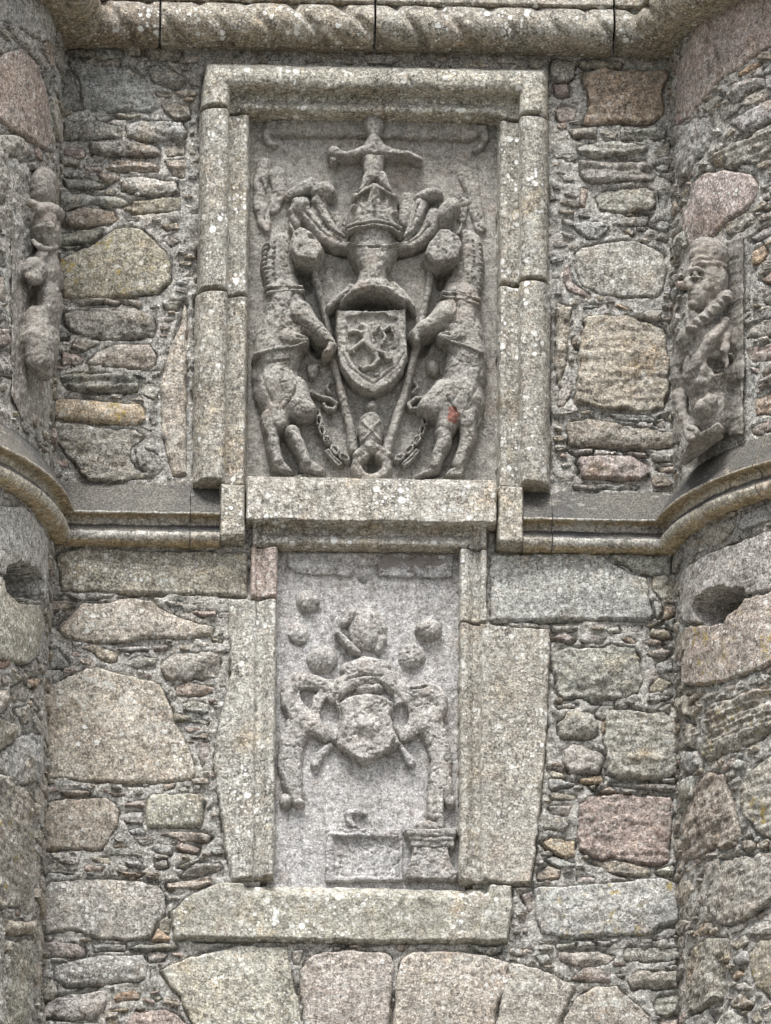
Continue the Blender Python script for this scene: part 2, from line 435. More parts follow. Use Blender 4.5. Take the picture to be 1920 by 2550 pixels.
# surface, tile, tint(+ * for yellow lichen, = for bedded stone, ~ for smooth), outline in the tile
RUBBLE = """
W A B 570,465 760,520 1080,545 1200,640 1240,760 1290,850 1250,925 960,910 750,925 700,820 640,640 560,520
W A d 505,560 590,560 685,800 690,890 505,890
W A d 530,420 640,400 1030,400 1030,465 840,495 620,450
W A b 830,512 900,485 990,495 990,535 860,540
W A b 1045,375 1175,380 1170,445 1060,450
W A b 1200,370 1520,395 1510,485 1240,475 1205,440
W A g 1200,560 1330,510 1440,570 1560,640 1500,720 1280,680
W A b 1270,740 1440,770 1430,800 1300,790
W A b 1320,830 1560,870 1580,960 1450,1000 1370,920
W A d= 760,940 940,960 900,1000 820,1000
W A b 950,920 1180,940 1150,965 960,960
W A g 500,1000 700,990 1010,1030 1020,1140 720,1160 500,1150
W A l 1040,1010 1200,980 1500,1000 1550,1080 1500,1150 1200,1160 1040,1140
W A p 530,1210 710,1215 710,1300 650,1310 525,1270
W A g 740,1175 1050,1170 1330,1210 1350,1290 1100,1300 740,1280
W A b 1360,1190 1540,1180 1540,1280 1380,1290
W A g= 500,1300 600,1310 670,1350 650,1385 500,1360
W A l 500,1390 680,1390 690,1440 560,1460 500,1440
W A b= 860,1390 950,1330 1180,1310 1320,1370 1330,1420 1000,1420
W A p 700,1360 850,1370 850,1415 710,1430
W A p 810,1430 960,1430 1000,1480 900,1510 810,1460
W A g= 495,1480 600,1470 720,1455 880,1530 700,1560 570,1550
W A l 1010,1480 1200,1450 1480,1500 1510,1590 1250,1610 1010,1560
W A b 1350,1320 1540,1310 1540,1480 1430,1440
W B B 500,110 560,80 800,100 1010,130 1090,190 1000,220 740,190 600,225 510,215
W B b 1110,150 1500,120 1500,240 1240,270 1100,260
W B p 530,260 690,200 950,240 980,340 800,360 620,385 500,350
W B d= 1040,300 1150,290 1200,320 1060,330
W B o 1330,370 1470,330 1480,400 1380,410
W B g= 490,420 640,400 860,400 800,480 560,520 490,530
W B d= 500,550 700,520 600,560 560,575
W B y*~ 490,640 600,590 800,500 950,390 1070,365 1190,395 1290,490 1390,600 1420,700 1410,840 1300,920 1000,955 780,975 530,950 510,850 490,720
W B g 1320,470 1410,440 1500,490 1430,540
W B g= 520,990 700,970 1000,990 980,1020 760,1020 560,1035
W B b 1030,1010 1120,980 1180,1010 1150,1050
W B d 515,1090 760,1040 1090,1050 1300,1130 1310,1200 1270,1290 1100,1320 830,1310 700,1280 580,1250 515,1180
W B d 490,1240 560,1250 570,1300 500,1310
W B b 590,1370 640,1310 850,1330 760,1380 690,1410
W B p~ 720,1470 850,1380 1000,1340 1250,1340 1310,1440 1290,1530 1220,1560 900,1540 710,1520
W B p 510,1410 640,1430 700,1470 680,1520 510,1530
W B l 1250,1570 1330,1560 1340,1600 1260,1620
W B g 1340,1010 1500,1000 1480,1060 1380,1070
W S u~ 459,742 466,755 466,882 466,1185 428,1182 402,1080 399,960 409,900 427,850 450,795
W C d= 500,100 650,70 900,80 1150,150 1160,250 1060,270 800,250 600,250 510,190
W C d= 1090,100 1200,110 1220,140
W C l 1170,160 1330,180 1320,280 1270,310 1160,260
W C b 1055,310 1160,265 1200,325
W C o*~ 440,300 600,280 950,330 1170,345 1210,380 1205,480 1170,510 1010,525 700,490 440,460
W C g 440,490 700,510 1120,560 1220,620 1100,700 1090,800 1150,880 1300,965 900,985 720,975 660,880 520,720 450,660
W C d 1110,720 1200,690 1300,760 1380,890 1250,970 1150,870
W C d 1230,400 1300,380 1310,520 1250,520
W S u~ 137,1385 150,1372 200,1360 340,1365 480,1368 618,1372 618,1486 560,1480 400,1478 300,1475 150,1470 143,1420
W G l 400,385 480,372 800,380 760,410 560,430 470,400
W G b 340,415 530,435 500,480 340,490
W G l 360,540 420,490 440,530 390,590 350,590
W G u~ 390,610 500,520 560,440 760,440 830,405 1050,420 1150,500 1300,560 1490,600 1480,670 1300,690 1000,690 850,725 640,720 460,690
W G l 1140,440 1260,420 1280,460 1180,470
W G p 1270,490 1490,495 1500,530 1400,545
W G l 1510,510 1600,490 1600,545 1510,550
W G b 1450,690 1560,680 1550,725 1470,720
W G b 550,750 640,730 830,780 810,860 700,830 620,780
W G g 790,760 900,735 1030,740 1030,770 900,780
W G p 1060,730 1160,740 1150,770 1060,775
W G B 320,760 400,740 470,850 470,885 320,890
W G g 850,850 960,800 1090,820 1070,870 950,890
W G g 1110,860 1180,790 1450,770 1540,830 1510,950 1400,975 1160,975 1120,920
W G p 1210,1020 1290,980 1480,1010 1490,1060 1380,1090 1210,1080
W G g 1260,1130 1340,1110 1460,1140 1450,1190 1400,1210 1270,1180
W G b 1210,1200 1330,1230 1300,1255 1215,1265
W G l 1300,1260 1400,1240 1450,1260 1440,1290
W G b 1300,1380 1400,1340 1450,1350 1430,1390
W G p 1380,1400 1450,1400 1450,1500 1390,1590 1370,1500
W S u~ 115,1705 162,1686 216,1660 245,1659 306,1675 364,1689 400,1700 414,1729 432,1765 436,1794 457,1830 479,1880 491,1916 480,1938 440,1945 330,1950 200,1944 150,1935 113,1930
W H p= 370,180 500,150 600,170 560,190 430,200
W H p 690,180 800,170 800,205 720,205
W H l 1130,160 1180,130 1225,165 1160,180
W H p 1030,130 1130,120 1110,160 1040,170
W H b~ 280,240 420,215 680,215 740,250 770,300 760,400 690,500 640,560 400,550 260,550 250,420
W H p 800,240 930,230 920,285 790,270
W H d 780,300 920,300 910,390 800,370
W H u~ 930,240 960,195 1050,185 1290,185 1310,220 1300,300 1280,400 1200,420 930,405
W H l 800,420 900,410 940,450 840,455
W H p 1010,440 1100,430 1300,440 1350,460 1330,490 1150,495
W H l 960,540 1010,505 1100,530 1090,580 1020,575
W H p 1110,545 1160,500 1280,530 1270,570
W H o 690,530 760,500 840,520 760,535
W H d= 690,560 910,565 910,583 700,580
W H b 560,600 690,590 720,640 620,635
W H B 790,620 910,615 910,655 820,650
W H p 520,660 560,635 660,655 640,685 540,685
W H b 720,680 830,690 910,705 800,715
W H g= 250,640 370,630 490,710 350,700 250,690
W H l 980,620 1060,610 1070,660 1000,660
W H l 1140,660 1270,600 1300,620 1180,665
W H g= 1150,710 1200,670 1400,620 1440,680 1250,720
W H p= 1060,760 1200,740 1350,720 1360,770 1250,790 1070,800
W H g~ 270,800 320,740 700,725 900,745 1020,760 1055,830 1055,950 1010,1010 950,1110 800,1135 620,1110 480,1070 250,1090 250,900
W H b 1010,1010 1070,970 1095,1010 1090,1080 1010,1080
W H o 960,1120 1000,1050 1090,1100 1080,1130
W H l 250,1100 360,1110 300,1140
W H p 240,1170 360,1130 550,1150 555,1215 460,1235 280,1240 240,1220
W H d= 820,1180 900,1150 1130,1150 1140,1190 900,1200
W H d= 590,1140 800,1150 800,1200 600,1200
W H l 940,1210 960,1190 1080,1210 1040,1260 950,1280
W H l= 320,1245 440,1250 440,1270 320,1270
W H g~ 340,1300 380,1270 640,1220 920,1215 940,1260 940,1370 880,1395 640,1410 430,1420 340,1380
W H g 955,1300 1000,1300 1010,1400 990,1450 955,1400
W H o 725,1500 760,1460 880,1450 895,1470 890,1510 750,1515
W H o 690,1555 810,1560 820,1585 690,1580
W H y* 960,1490 1010,1475 1045,1495 1000,1525
W H b 240,1440 330,1360 370,1450 350,1510 240,1500
W H g 240,1560 380,1480 500,1450 650,1440 680,1500 660,1580 600,1640 480,1640 330,1600
W H p 800,1680 860,1600 1050,1560 1150,1600 1220,1690 1150,1760 820,1760
W H g 240,1620 450,1650 640,1670 640,1780 240,1780
W S u~ 392,2415 470,2380 590,2352 715,2352 722,2385 729,2425 745,2488 756,2600 500,2600 450,2490
W K u~ 345,1235 380,1160 480,1110 620,1100 860,1110 905,1150 910,1200 895,1400 870,1660 385,1660 355,1380
W K u~ 930,1200 960,1150 1030,1110 1250,1105 1480,1140 1600,1170 1570,1350 1530,1400 1480,1660 885,1660 910,1400
W S u~ 1264,2400 1275,2390 1340,2405 1435,2450 1437,2455 1400,2530 1370,2600 1230,2600 1250,2450
W J g~ 430,1480 540,1420 680,1410 740,1470 830,1540 900,1620 900,1780 290,1780 340,1630
W K d= 510,1068 620,1064 620,1082 510,1084
W K d= 690,1062 885,1058 885,1080 690,1080
W K p 230,1055 320,1055 320,1075 230,1075
W K p 900,1080 960,1060 1010,1090 950,1115
W K l 1320,1085 1540,1075 1550,1105 1450,1130
W K g 295,1110 375,1100 345,1190 310,1190
W J o 430,95 580,65 600,100 550,125 450,120
W J B 240,110 260,90 430,120 330,150 250,170
W J b 500,140 550,135 540,165
W J p 555,185 640,145 700,180
W J g= 640,130 700,105 1060,125 1060,165 860,155
W J l 970,100 1050,95 1050,115 980,115
W J b 240,200 300,180 430,195 430,230 260,235
W J g 240,270 400,260 380,330 260,320
W J l 210,400 310,340 380,390 340,430 220,425
W J o 200,500 260,470 410,490 420,590 360,605 290,570 220,530
W J l 230,610 280,590 420,630 410,660 310,660
W J p 170,690 250,650 330,680 320,740 180,740
W J p 430,710 550,720 540,755 420,755
W J p 440,260 500,220 700,190 1040,200 1055,300 1040,500 1020,640 910,660 640,600 600,620 440,560 430,400
W J b 510,620 640,610 900,670 900,715 800,720 640,690
W J l 920,690 1030,645 1055,660 1050,710 950,710
W J l*~ 150,790 600,760 740,750 900,725 1010,735 1100,770 1090,1020 960,1040 890,1100 600,1100 350,1110 200,1080 160,980
W J p 70,830 140,810 145,950 110,950
W J p 75,1050 115,1040 115,1085 80,1085
W J p 0,1180 150,1185 160,1210 60,1230 0,1230
W J l 150,1240 230,1200 270,1270 200,1290
W J l 300,1140 420,1140 420,1160 300,1170
W J l 540,1130 690,1115 700,1135 600,1155
W J u 310,1195 560,1175 640,1200 690,1230 640,1280 450,1300 320,1260
W J g 720,1200 740,1160 1080,1170 1100,1240 1000,1265 730,1260
W J l 890,1100 980,1050 1080,1050 1060,1110 960,1120
W J p 380,1370 470,1300 650,1330 640,1400 430,1385
W J l 660,1330 740,1330 740,1365 690,1370
W J g 740,1380 820,1310 1080,1320 1080,1420 1000,1445 780,1450
W J g 920,1480 1090,1450 1100,1580 1000,1620 920,1600
W J l 970,1290 1090,1270 1090,1300 1020,1310
W J p 960,1640 1080,1630 1080,1740 960,1740
W S l~ 1218,1378 1500,1374 1525,1396 1570,1426 1612,1436 1620,1490 1632,1530 1620,1545 1560,1543 1400,1543 1218,1548
W F l 450,1255 940,1230 945,1400 760,1410 640,1370 520,1300
W I u 850,90 1000,60 1010,280 920,270 840,180
W I l 850,250 910,260 910,330 870,380
W I o 930,290 1000,290 1000,350 920,380
W I l 940,390 1005,375 1005,460 960,450
W I b 800,430 900,395 930,410 820,450
W I y* 820,490 840,450 960,460 980,520 900,515
W I p 120,510 250,480 320,510 280,550
W I g 350,530 420,490 540,500 510,555 400,550
W I o 610,530 690,500 760,550 700,560
W I p 770,550 850,520 940,550 850,575
W I l 690,450 790,420 780,480 710,480
W I l 520,450 620,430 640,480 540,485
W I l 150,430 330,430 330,470 170,470
W I g 170,620 260,580 500,570 560,545 720,580 780,650 790,780 760,900 640,940 430,960 350,920 220,930 160,850
W I b 800,630 920,580 990,600 940,660 850,655
W I l 880,690 980,670 990,730 940,775 880,760
W I b 820,850 900,780 1000,830 900,890 820,890
W I l 800,960 870,910 980,920 870,970
W I l 860,1020 980,960 980,1050
W I l 180,970 320,970 320,1010 190,1005
W I l 440,1040 500,980 600,990 540,1060 490,1085
W I g 190,1100 250,1030 440,1040 480,1110 470,1190 400,1215 210,1220
W I o 490,1110 530,1090 510,1180 490,1190
W I g 530,1090 560,1020 700,1000 860,1040 1060,1090 1050,1200 1020,1350 1030,1470 900,1480 650,1490 530,1450 520,1300 510,1200
W I l 210,1290 300,1240 490,1300 515,1350 480,1450 270,1450 220,1380
W I g 130,1420 230,1440 250,1480 140,1480
W D B 30,480 50,430 220,460 200,560 160,590 40,580
W D b 240,450 400,430 560,450 560,490 280,500
W D o 280,540 420,510 600,505 900,510 910,560 860,700 870,860 740,915 440,920 270,925 310,780 290,640
W D p 50,610 160,600 170,690 80,720
W D p 60,800 130,770 230,800 200,890 90,890
W D g= 150,950 370,930 380,1010 200,1020
W D l= 550,960 880,930 890,1000 730,1030 560,1030
W D l= 210,1080 300,1050 560,1030 760,1070 760,1110 520,1150 340,1160 250,1130
W D g= 240,1180 560,1160 740,1170 820,1290 800,1330 520,1350 330,1360 250,1290
W D l 800,1220 870,1190 920,1210 900,1250 830,1260
W D g 830,1280 930,1270 940,1340 860,1310
W D u 360,1450 450,1390 700,1370 800,1390 820,1500 800,1550 600,1560 400,1560
W D p 250,1380 320,1390 300,1530 250,1520
W D g 830,1400 920,1400 910,1540 830,1540
W D d= 240,1580 340,1580 320,1605 245,1605
W D g 810,1100 920,1040 920,1150 830,1160
W E l 200,240 280,205 400,205 480,240 440,300 390,330 310,335 220,270
W E g 480,220 560,180 760,160 750,230 560,245
W E l 760,240 850,190 920,210 910,275 830,270
W E l 550,280 620,255 670,280 650,310
W E g 790,330 850,290 910,310 900,355
W E l~ 210,440 260,390 430,355 560,335 680,345 800,390 880,450 900,600 870,720 820,770 600,770 400,755 260,680 210,560
W E p 130,540 160,520 200,650 330,740 350,780 310,780 150,710 130,640
W E d= 260,850 300,810 420,820 420,840 340,850
W E o 490,830 560,815 680,860 600,855
W E l 690,900 760,855 860,850 860,930 780,930
W E b 270,940 310,905 560,905 700,930 880,980 910,1060 925,1200 920,1400 890,1590 780,1615 600,1600 440,1590 270,1560 200,1560 230,1400 240,1200 260,1050
W E p 190,1060 230,1060 220,1140 180,1120
W E l 100,1450 200,1350 210,1450 130,1580 90,1570
W E d 860,820 940,800 940,850 870,860
W E u 95,790 200,830 190,950 160,1100 150,1250 100,1440 75,1440 75,800
W F l= 440,200 540,180 800,230 870,220 880,250 760,270 560,250
W F b 150,300 180,240 320,230 560,270 780,310 950,350 970,460 760,465 400,460 160,415
W F p 780,270 880,250 900,320 820,300
W F l 160,460 360,455 340,490 220,500
W F p 580,490 740,480 760,510 620,515
W F p 220,560 260,520 640,520 760,580 780,660 680,700 400,690 260,680 240,620
W F g 780,500 970,490 980,560 800,560
W F p 810,590 970,580 960,630 840,640
W F d 190,730 400,720 700,730 680,770 200,770
W F y 900,220 940,160 945,240 920,270
R D p~ 1000,400 1080,200 1200,60 1350,0 1700,-100 1700,300 1500,420 1400,520 1290,560 1200,680 1050,870 940,940 930,700 940,500
R D l 950,950 1080,870 1180,860 1220,950 1180,1090 1080,1200 1040,1300 950,1330 935,1150
R D g 1130,800 1260,690 1300,720 1200,830
R D l= 1320,700 1420,600 1600,560 1600,640 1450,700 1380,770
R D o 1390,540 1500,470 1570,460 1500,520 1420,560
R D l 1590,500 1700,410 1700,500 1600,530
R D l 1310,900 1500,800 1700,690 1700,880 1500,980 1400,950
R D g= 1180,1190 1300,1100 1500,1000 1700,900 1700,1090 1560,1200 1330,1240 1220,1230
R D p~ 1040,1480 1070,1350 1150,1280 1300,1250 1500,1280 1550,1360 1530,1480 1440,1570 1320,1640 1200,1760 1120,1800 1040,1830 990,1700 1000,1560
R D w 1570,1430 1640,1400 1640,1450 1580,1470
R D g 1560,1380 1700,1290 1700,1340 1600,1400
R D p 1580,1560 1650,1500 1640,1550
R E l 930,330 1010,270 1040,380 940,480
R E d 1300,230 1420,160 1500,130 1510,200 1400,290 1330,320
R E l 1490,340 1600,250 1700,230 1700,290 1540,350
R E o 1510,440 1590,380 1620,440 1560,520 1510,540
R E o 1570,630 1700,560 1700,660 1600,660
R E d 1570,780 1700,720 1700,840 1600,830
R E l 1440,870 1500,870 1500,900 1440,940
R E g 1440,1000 1530,940 1700,930 1700,1040 1560,1070 1460,1080
R E p 1450,1160 1530,1130 1700,1105 1700,1225 1500,1260
R E p 1480,1290 1570,1290 1540,1350
R E p 1580,1340 1700,1240 1700,1300 1600,1370
R E p= 1560,1400 1700,1320 1700,1430 1570,1460
R E o 1530,1520 1700,1440 1700,1640 1530,1650
R E p 960,660 1040,630 1050,720 970,720
R F p 1490,310 1700,230 1700,310 1560,370 1500,350
R I l~ 1040,130 1060,60 1200,-60 1400,-130 1740,-260 1740,170 1480,225 1200,420 1060,425 1035,330
R I p*~ 1060,435 1190,432 1480,236 1740,180 1740,660 1580,740 1330,830 1170,850 1045,850 1040,700 1070,600
R I l 1060,890 1100,870 1110,900 1080,920
R I p 1320,855 1420,825 1400,870 1330,900
R I l 1420,850 1470,830 1470,870 1410,890
R I d 1490,840 1590,820 1560,850
R I b 990,950 1070,920 1080,1080 990,1030
R I y*= 1180,1000 1280,950 1640,880 1666,960 1740,1100 1640,1190 1480,1260 1200,1390 1160,1300 1190,1190 1190,1100
R I b 1060,1110 1120,1130 1100,1280 1060,1260
R I l 1140,1140 1180,1180 1160,1210
R I l 1030,1310 1130,1300 1160,1400 1100,1450 1030,1430
R I l 1380,1390 1430,1350 1480,1380 1470,1430 1400,1430
R I B 1040,1500 1110,1480 1100,1640 1020,1640
R J p 1080,340 1150,150 1250,50 1340,60 1420,250 1440,420 1420,520 1290,550 1200,600 1090,640 1070,500
R J y* 1500,60 1700,-80 1740,100 1740,500 1560,450 1480,330 1440,200
R J b 1440,500 1520,480 1560,540 1480,570
R J u 1230,640 1400,600 1666,560 1740,700 1720,820 1600,930 1480,1000 1380,1050 1290,1020 1250,920 1230,780
R J w 1190,870 1230,840 1250,910 1210,920
R J g 1170,700 1220,690 1200,730
R J b 1170,1030 1260,1010 1280,1060 1200,1110
R J u 1110,1230 1180,1150 1280,1110 1370,1120 1380,1250 1340,1400 1340,1510 1160,1600 1110,1580 1100,1400
R J y* 1520,1200 1600,1120 1740,1090 1740,1540 1640,1510 1560,1420 1520,1320
R J b 1380,1150 1490,1090 1520,1140 1440,1190
R J l 1390,1240 1500,1200 1520,1260 1440,1290
R J o 1380,1340 1440,1310 1490,1350 1420,1390
R J l 1400,1430 1480,1390 1530,1440 1440,1460
R J b 1370,1530 1450,1470 1560,1540 1500,1560 1400,1570
R J l 1290,1680 1370,1580 1480,1610 1530,1740 1290,1740
R J b 1520,1620 1570,1570 1600,1640 1560,1660
R J g 1120,1650 1270,1570 1280,1740 1150,1740
L A B~ -60,-60 400,-60 450,80 475,200 475,320 370,350 300,300 150,210 0,160 -60,150
L A l 60,220 150,230 300,330 380,460 370,520 300,480 200,370 120,300
L A p~ -20,500 60,430 200,400 330,540 380,680 430,900 440,1200 400,1250 250,1150 100,1060 -20,980
L A p 100,1030 160,1020 210,1110 130,1090
L A u -60,1060 100,1110 250,1200 290,1290 220,1340 100,1290 70,1700 -60,1700
L A p 380,380 460,320 485,400 470,600 440,540
L A d 380,600 450,590 450,800 390,720
L A d 250,1350 320,1330 320,1420 260,1410
L A g -60,280 60,340 80,420 0,450 -60,450
L B d -60,600 50,590 60,700 -60,700
L B p -60,760 60,800 70,1000 -60,960
L B p -60,1050 70,1150 -60,1160
L B p -60,1200 90,1230 110,1350 -60,1390
L B g -60,1440 110,1400 140,1480 120,1640 -60,1600
L G B~ -60,-230 150,-230 290,-100 332,0 332,432 150,438 45,260 -60,235
L G u~ -60,245 30,255 60,370 150,445 305,450 322,600 290,800 200,880 100,860 -60,830
L G r -60,850 70,835 100,870 60,905 -60,890
L G p 30,940 90,940 100,1000 50,1010
L G o 210,990 290,960 280,1020 230,1040
L G g 100,1050 170,1000 220,1060 200,1130 130,1120
L G g -60,1060 60,1040 90,1150 50,1220 -60,1230
L G l 120,1180 220,1150 230,1280 180,1290
L G g 262,1080 305,950 305,1200 280,1190
L G b -60,1240 60,1250 140,1300 130,1400 60,1470 -60,1520
L G l 30,1500 150,1370 250,1330 295,1380 295,1666 180,1720 60,1640
L H y* -60,60 60,60 140,150 205,220 220,380 235,500 235,950 180,980 130,930 -60,920
L H l -60,960 60,980 50,1100 40,1740 -60,1740
L H b 60,990 170,1020 228,1000 228,1100 60,1110
L H u 60,1120 160,1130 225,1130 225,1400 215,1740 60,1740 60,1300
"""
SURF = {'W': (WALL, T_WALL), 'R': (TR, T_TR), 'L': (TL, T_TL)}
# gun holes in both towers
def uvpoly(surf, tile, pts, d=0.02):
    out = []
    for (x, y) in pts:
        px, py = tpx(tile, x, y); out.append(surf.px2uv(px, py, d))
    return out
HOLES[id(TR)] = [(uvpoly(TR, 'I', [(1125, 310), (1160, 250), (1230, 195), (1335, 158), (1350, 180), (1440, 165), (1472, 200),
                                    (1470, 260), (1430, 320), (1375, 355), (1330, 415), (1270, 440), (1200, 435), (1140, 395)]), 0.55)]
HOLES[id(TL)] = [(uvpoly(TL, 'G', [(45, 260), (60, 185), (130, 165), (250, 215), (298, 270), (300, 425), (180, 425), (120, 400), (65, 350)]), 0.55)]

rng = random.Random(7)
for line in RUBBLE.strip().splitlines():
    sname, tile, tint, *pts = line.split()
    surf, parent = SURF[sname]
    poly = []
    for p in pts:
        x, y = p.split(','); px, py = tpx(tile, float(x), float(y))
        poly.append(surf.px2uv(px, py, 0.02))
    poly = np.array(poly)
    # keep a joint round each stone
    area = np.ptp(poly[:, 0]) * np.ptp(poly[:, 1])
    c = 0.5 * np.array(TINT[tint[0]]) + 0.5 * np.array((0.36, 0.348, 0.318)); j = rng.uniform(-1, 1)
    c = np.clip(c * (1 + 0.09 * j) * np.array([1 + 0.04 * rng.uniform(-1, 1), 1, 1 + 0.05 * rng.uniform(-1, 1)]), 0, 1)
    smooth = '~' in tint; bed = '=' in tint
    big = area > 0.02
    stone(surf, poly, rng.uniform(0.009, 0.022) if big else rng.uniform(0.004, 0.015), M_ASH if smooth else M_RUB, parent, tuple(c),
          bev=(0.014 if smooth else 0.011) if big else 0.007, rough=(0.45 if smooth else 1.0) * (1.0 if big else 0.75),
          strata=1.5 if bed else (0.0 if smooth else 0.4), bulge=0.010 if big else 0.004,
          warp=(0.008 if smooth else 0.012) if big else 0.006, lichen=0.9 if '*' in tint else (0.12 if rng.random() < 0.2 else 0.0),
          res=(0.0045 if (area > 0.12 and sname != 'W' and tile in 'IG') else 0.007) if big else 0.0055, tilt=0.012 if not smooth else 0.006, chip=0.5 if smooth else 1.0)

# ------------------------------------------------------------------ dressed frames
UPL, UPR = at(617, 760, 0.03)[0], at(1241, 760, 0.03)[0]
UPT, UPB = at(930, 288, 0.03)[2], at(930, 1207, 0.03)[2]
LOL, LOR = at(687, 1800, 0.03)[0], at(1143, 1800, 0.03)[0]
LOT, LOB = at(915, 1365, 0.03)[2], at(915, 2196, 0.03)[2]
T_UF = Thing('panel_frame', (0, -0.05, UPB), 'tall moulded stone frame with white lichen spots round the upper carved panel', 'stone frame', 'moulded frames of the carved panels')
T_LF = Thing('panel_frame', (0, -0.03, LOB - 0.25), 'plain worn stone frame with mossy sill round the lower carved panel', 'stone frame', 'moulded frames of the carved panels')
FP_S = [-0.01, 0.0, 0.006, 0.016, 0.030, 0.045, 0.060, 0.080, 0.086, 0.089, 0.096, 0.112, 0.135, 0.160, 0.182, 0.197, 0.207, 0.25]
FP_D = [0.03, 0.034, 0.048, 0.056, 0.055, 0.044, 0.036, 0.034, 0.034, 0.098, 0.110, 0.119, 0.123, 0.120, 0.108, 0.088, 0.066, 0.05]
def f_upper(U, W):
    wu = U + 0.003 * fbm(U * 12, W * 12, 2, 31); wv = W + 0.003 * fbm(U * 12, W * 12, 2, 32)
    s = np.maximum(np.maximum(UPL - wu, wu - UPR), wv - UPT)
    return np.interp(s, FP_S, FP_D)
FL_D = [0.03, 0.036, 0.050, 0.056, 0.054, 0.040, 0.024, 0.020, 0.020, 0.046, 0.052, 0.050, 0.047, 0.042, 0.038, 0.034, 0.030, 0.026]
def f_lower(U, W):
    wu = U + 0.004 * fbm(U * 12, W * 12, 2, 33); wv = W + 0.003 * fbm(U * 12, W * 12, 2, 34)
    s = np.maximum(np.maximum(LOL - wu, wu - LOR), wv - LOT)
    return np.interp(s, FP_S, FL_D)
def zat(px, py, d): return at(px, py, d)[2]
def xat(px, py, d): return at(px, py, d)[0]
OLIVE = (0.335, 0.322, 0.285); PALE = (0.41, 0.40, 0.365); BUFF = (0.365, 0.345, 0.30); GREY = (0.335, 0.325, 0.295)
zjl, zjr = zat(550, 268, 0.1), zat(1300, 286, 0.1)
zml, zmr = zat(550, 722, 0.1), zat(1300, 697, 0.1)
zbl, zbr = zat(550, 1201, 0.1), zat(1300, 1207, 0.1)
top = zat(930, 152, 0.1)
e = 0.0025
def fblock(poly, color, parent=T_UF, mat=M_FRAME, h=f_upper, bev=0.014, rough=0.32, warp=0.004, **k):
    return stone(WALL, poly, 0, mat, parent, color, name='frame_block', bev=bev, rough=rough, strata=0, warp=warp, res=0.005, hfun=h,
                 back=-0.055, chip=0.3, **k)
xo = 0.212
fblock([(UPL - xo, zjl + e), (UPL - 0.002, zjl + e), (UPL, UPT), (UPR, UPT), (UPR + 0.002, zjr + e), (UPR + xo, zjr + e), (UPR + xo, top - 0.03),
        (UPR + xo - 0.03, top), (UPL - xo + 0.02, top)], (0.385, 0.37, 0.32))
fblock([(UPL - xo, zjl - e), (UPL, zjl - e), (UPL, zml + e), (UPL - xo, zml + e)], OLIVE)
fblock([(UPL - xo - 0.008, zml - e), (UPL, zml - e), (UPL, zbl + e), (UPL - xo - 0.008, zbl + e)], (0.345, 0.328, 0.288))
fblock([(UPR, zjr - e), (UPR + xo, zjr - e), (UPR + xo, zmr + e), (UPR, zmr + e)], OLIVE)
fblock([(UPR, zmr - e), (UPR + xo + 0.006, zmr - e), (UPR + xo + 0.004, zbr + e), (UPR, zbr + e)], (0.335, 0.322, 0.288))
# the two corner blocks that the string course dies into
def flat(d):
    return lambda U, W: np.full(U.shape, d)
zc = zat(600, 1343, 0.08)
fblock([(xat(546, 1270, 0.1), zbl - e), (UPL + 0.0, zbl - e), (UPL + 0.0, zc), (xat(546, 1270, 0.1), zc)], BUFF, h=flat(0.105))
zc2 = zat(1270, 1356, 0.08)
fblock([(UPR - 0.006, zbr - e), (xat(1306, 1280, 0.1), zbr - e), (xat(1306, 1280, 0.1), zc2), (UPR - 0.006, zc2)], BUFF, h=flat(0.105))
# sill of the upper panel, cut in one stone with the head of the lower frame
zg = zat(920, 1299, 0.1)
def f_mid(U, W):
    hi = 0.105 - 0.02 * sstep(UPB - 0.03, UPB + 0.01, W)
    return np.where(W > zg + 0.004 * fbm(U * 5, W * 0, 2, 35) , hi, f_lower(U, W))
lx, rx = xat(629, 1330, 0.04), xat(1212, 1330, 0.04)
fblock([(UPL + 0.002, UPB + 0.012), (UPR - 0.008, UPB + 0.012), (UPR - 0.008, zg), (rx, zg), (rx, LOT + 0.002), (lx, LOT + 0.002), (lx, zg), (UPL + 0.002, zg)],
       (0.40, 0.38, 0.34), h=f_mid, bev=0.008)
# lower frame
zp = zat(655, 1488, 0.04)
fblock([(lx - 0.004, LOT - e), (LOL, LOT - e), (LOL, zp + e), (lx - 0.004, zp + e)], (0.42, 0.35, 0.315), T_LF, M_ASH, f_lower, bev=0.008)
zs = LOB
def lp(pts, d=0.06): return [at(x, y, d)[0::2] for x, y in pts]
fblock([(LOL, zp - e)] + lp([(568, 1493), (576, 1670), (538, 1820), (530, 1890), (545, 1985), (565, 2130), (578, 2186)]) + [(LOL, zs + 0.012)],
       (0.39, 0.38, 0.345), T_LF, M_FRAME, f_lower, warp=0.006, bev=0.009)
zq = zat(1180, 1551, 0.04)
fblock([(LOR, LOT - e), (rx + 0.001, LOT - e), (rx + 0.001, zq + e), (LOR, zq + e)], PALE, T_LF, M_ASH, f_lower, bev=0.008)
fblock([(LOR, zq - e)] + [(LOR, zs + 0.006)] + lp([(1324, 2194), (1336, 2100), (1354, 1930), (1366, 1760), (1371, 1590), (1371, 1556), (1262, 1552)]),
       (0.375, 0.355, 0.315), T_LF, M_ASH, f_lower, warp=0.006, bev=0.009)
def f_sill(U, W):
    k = sstep(0, 1, (zs + 0.01 - W) / 0.085)
    inx = sstep(LOL - 0.13, LOL - 0.11, U) * (1 - sstep(LOR + 0.11, LOR + 0.13, U))
    return 0.040 - inx * (1 - k) * 0.055
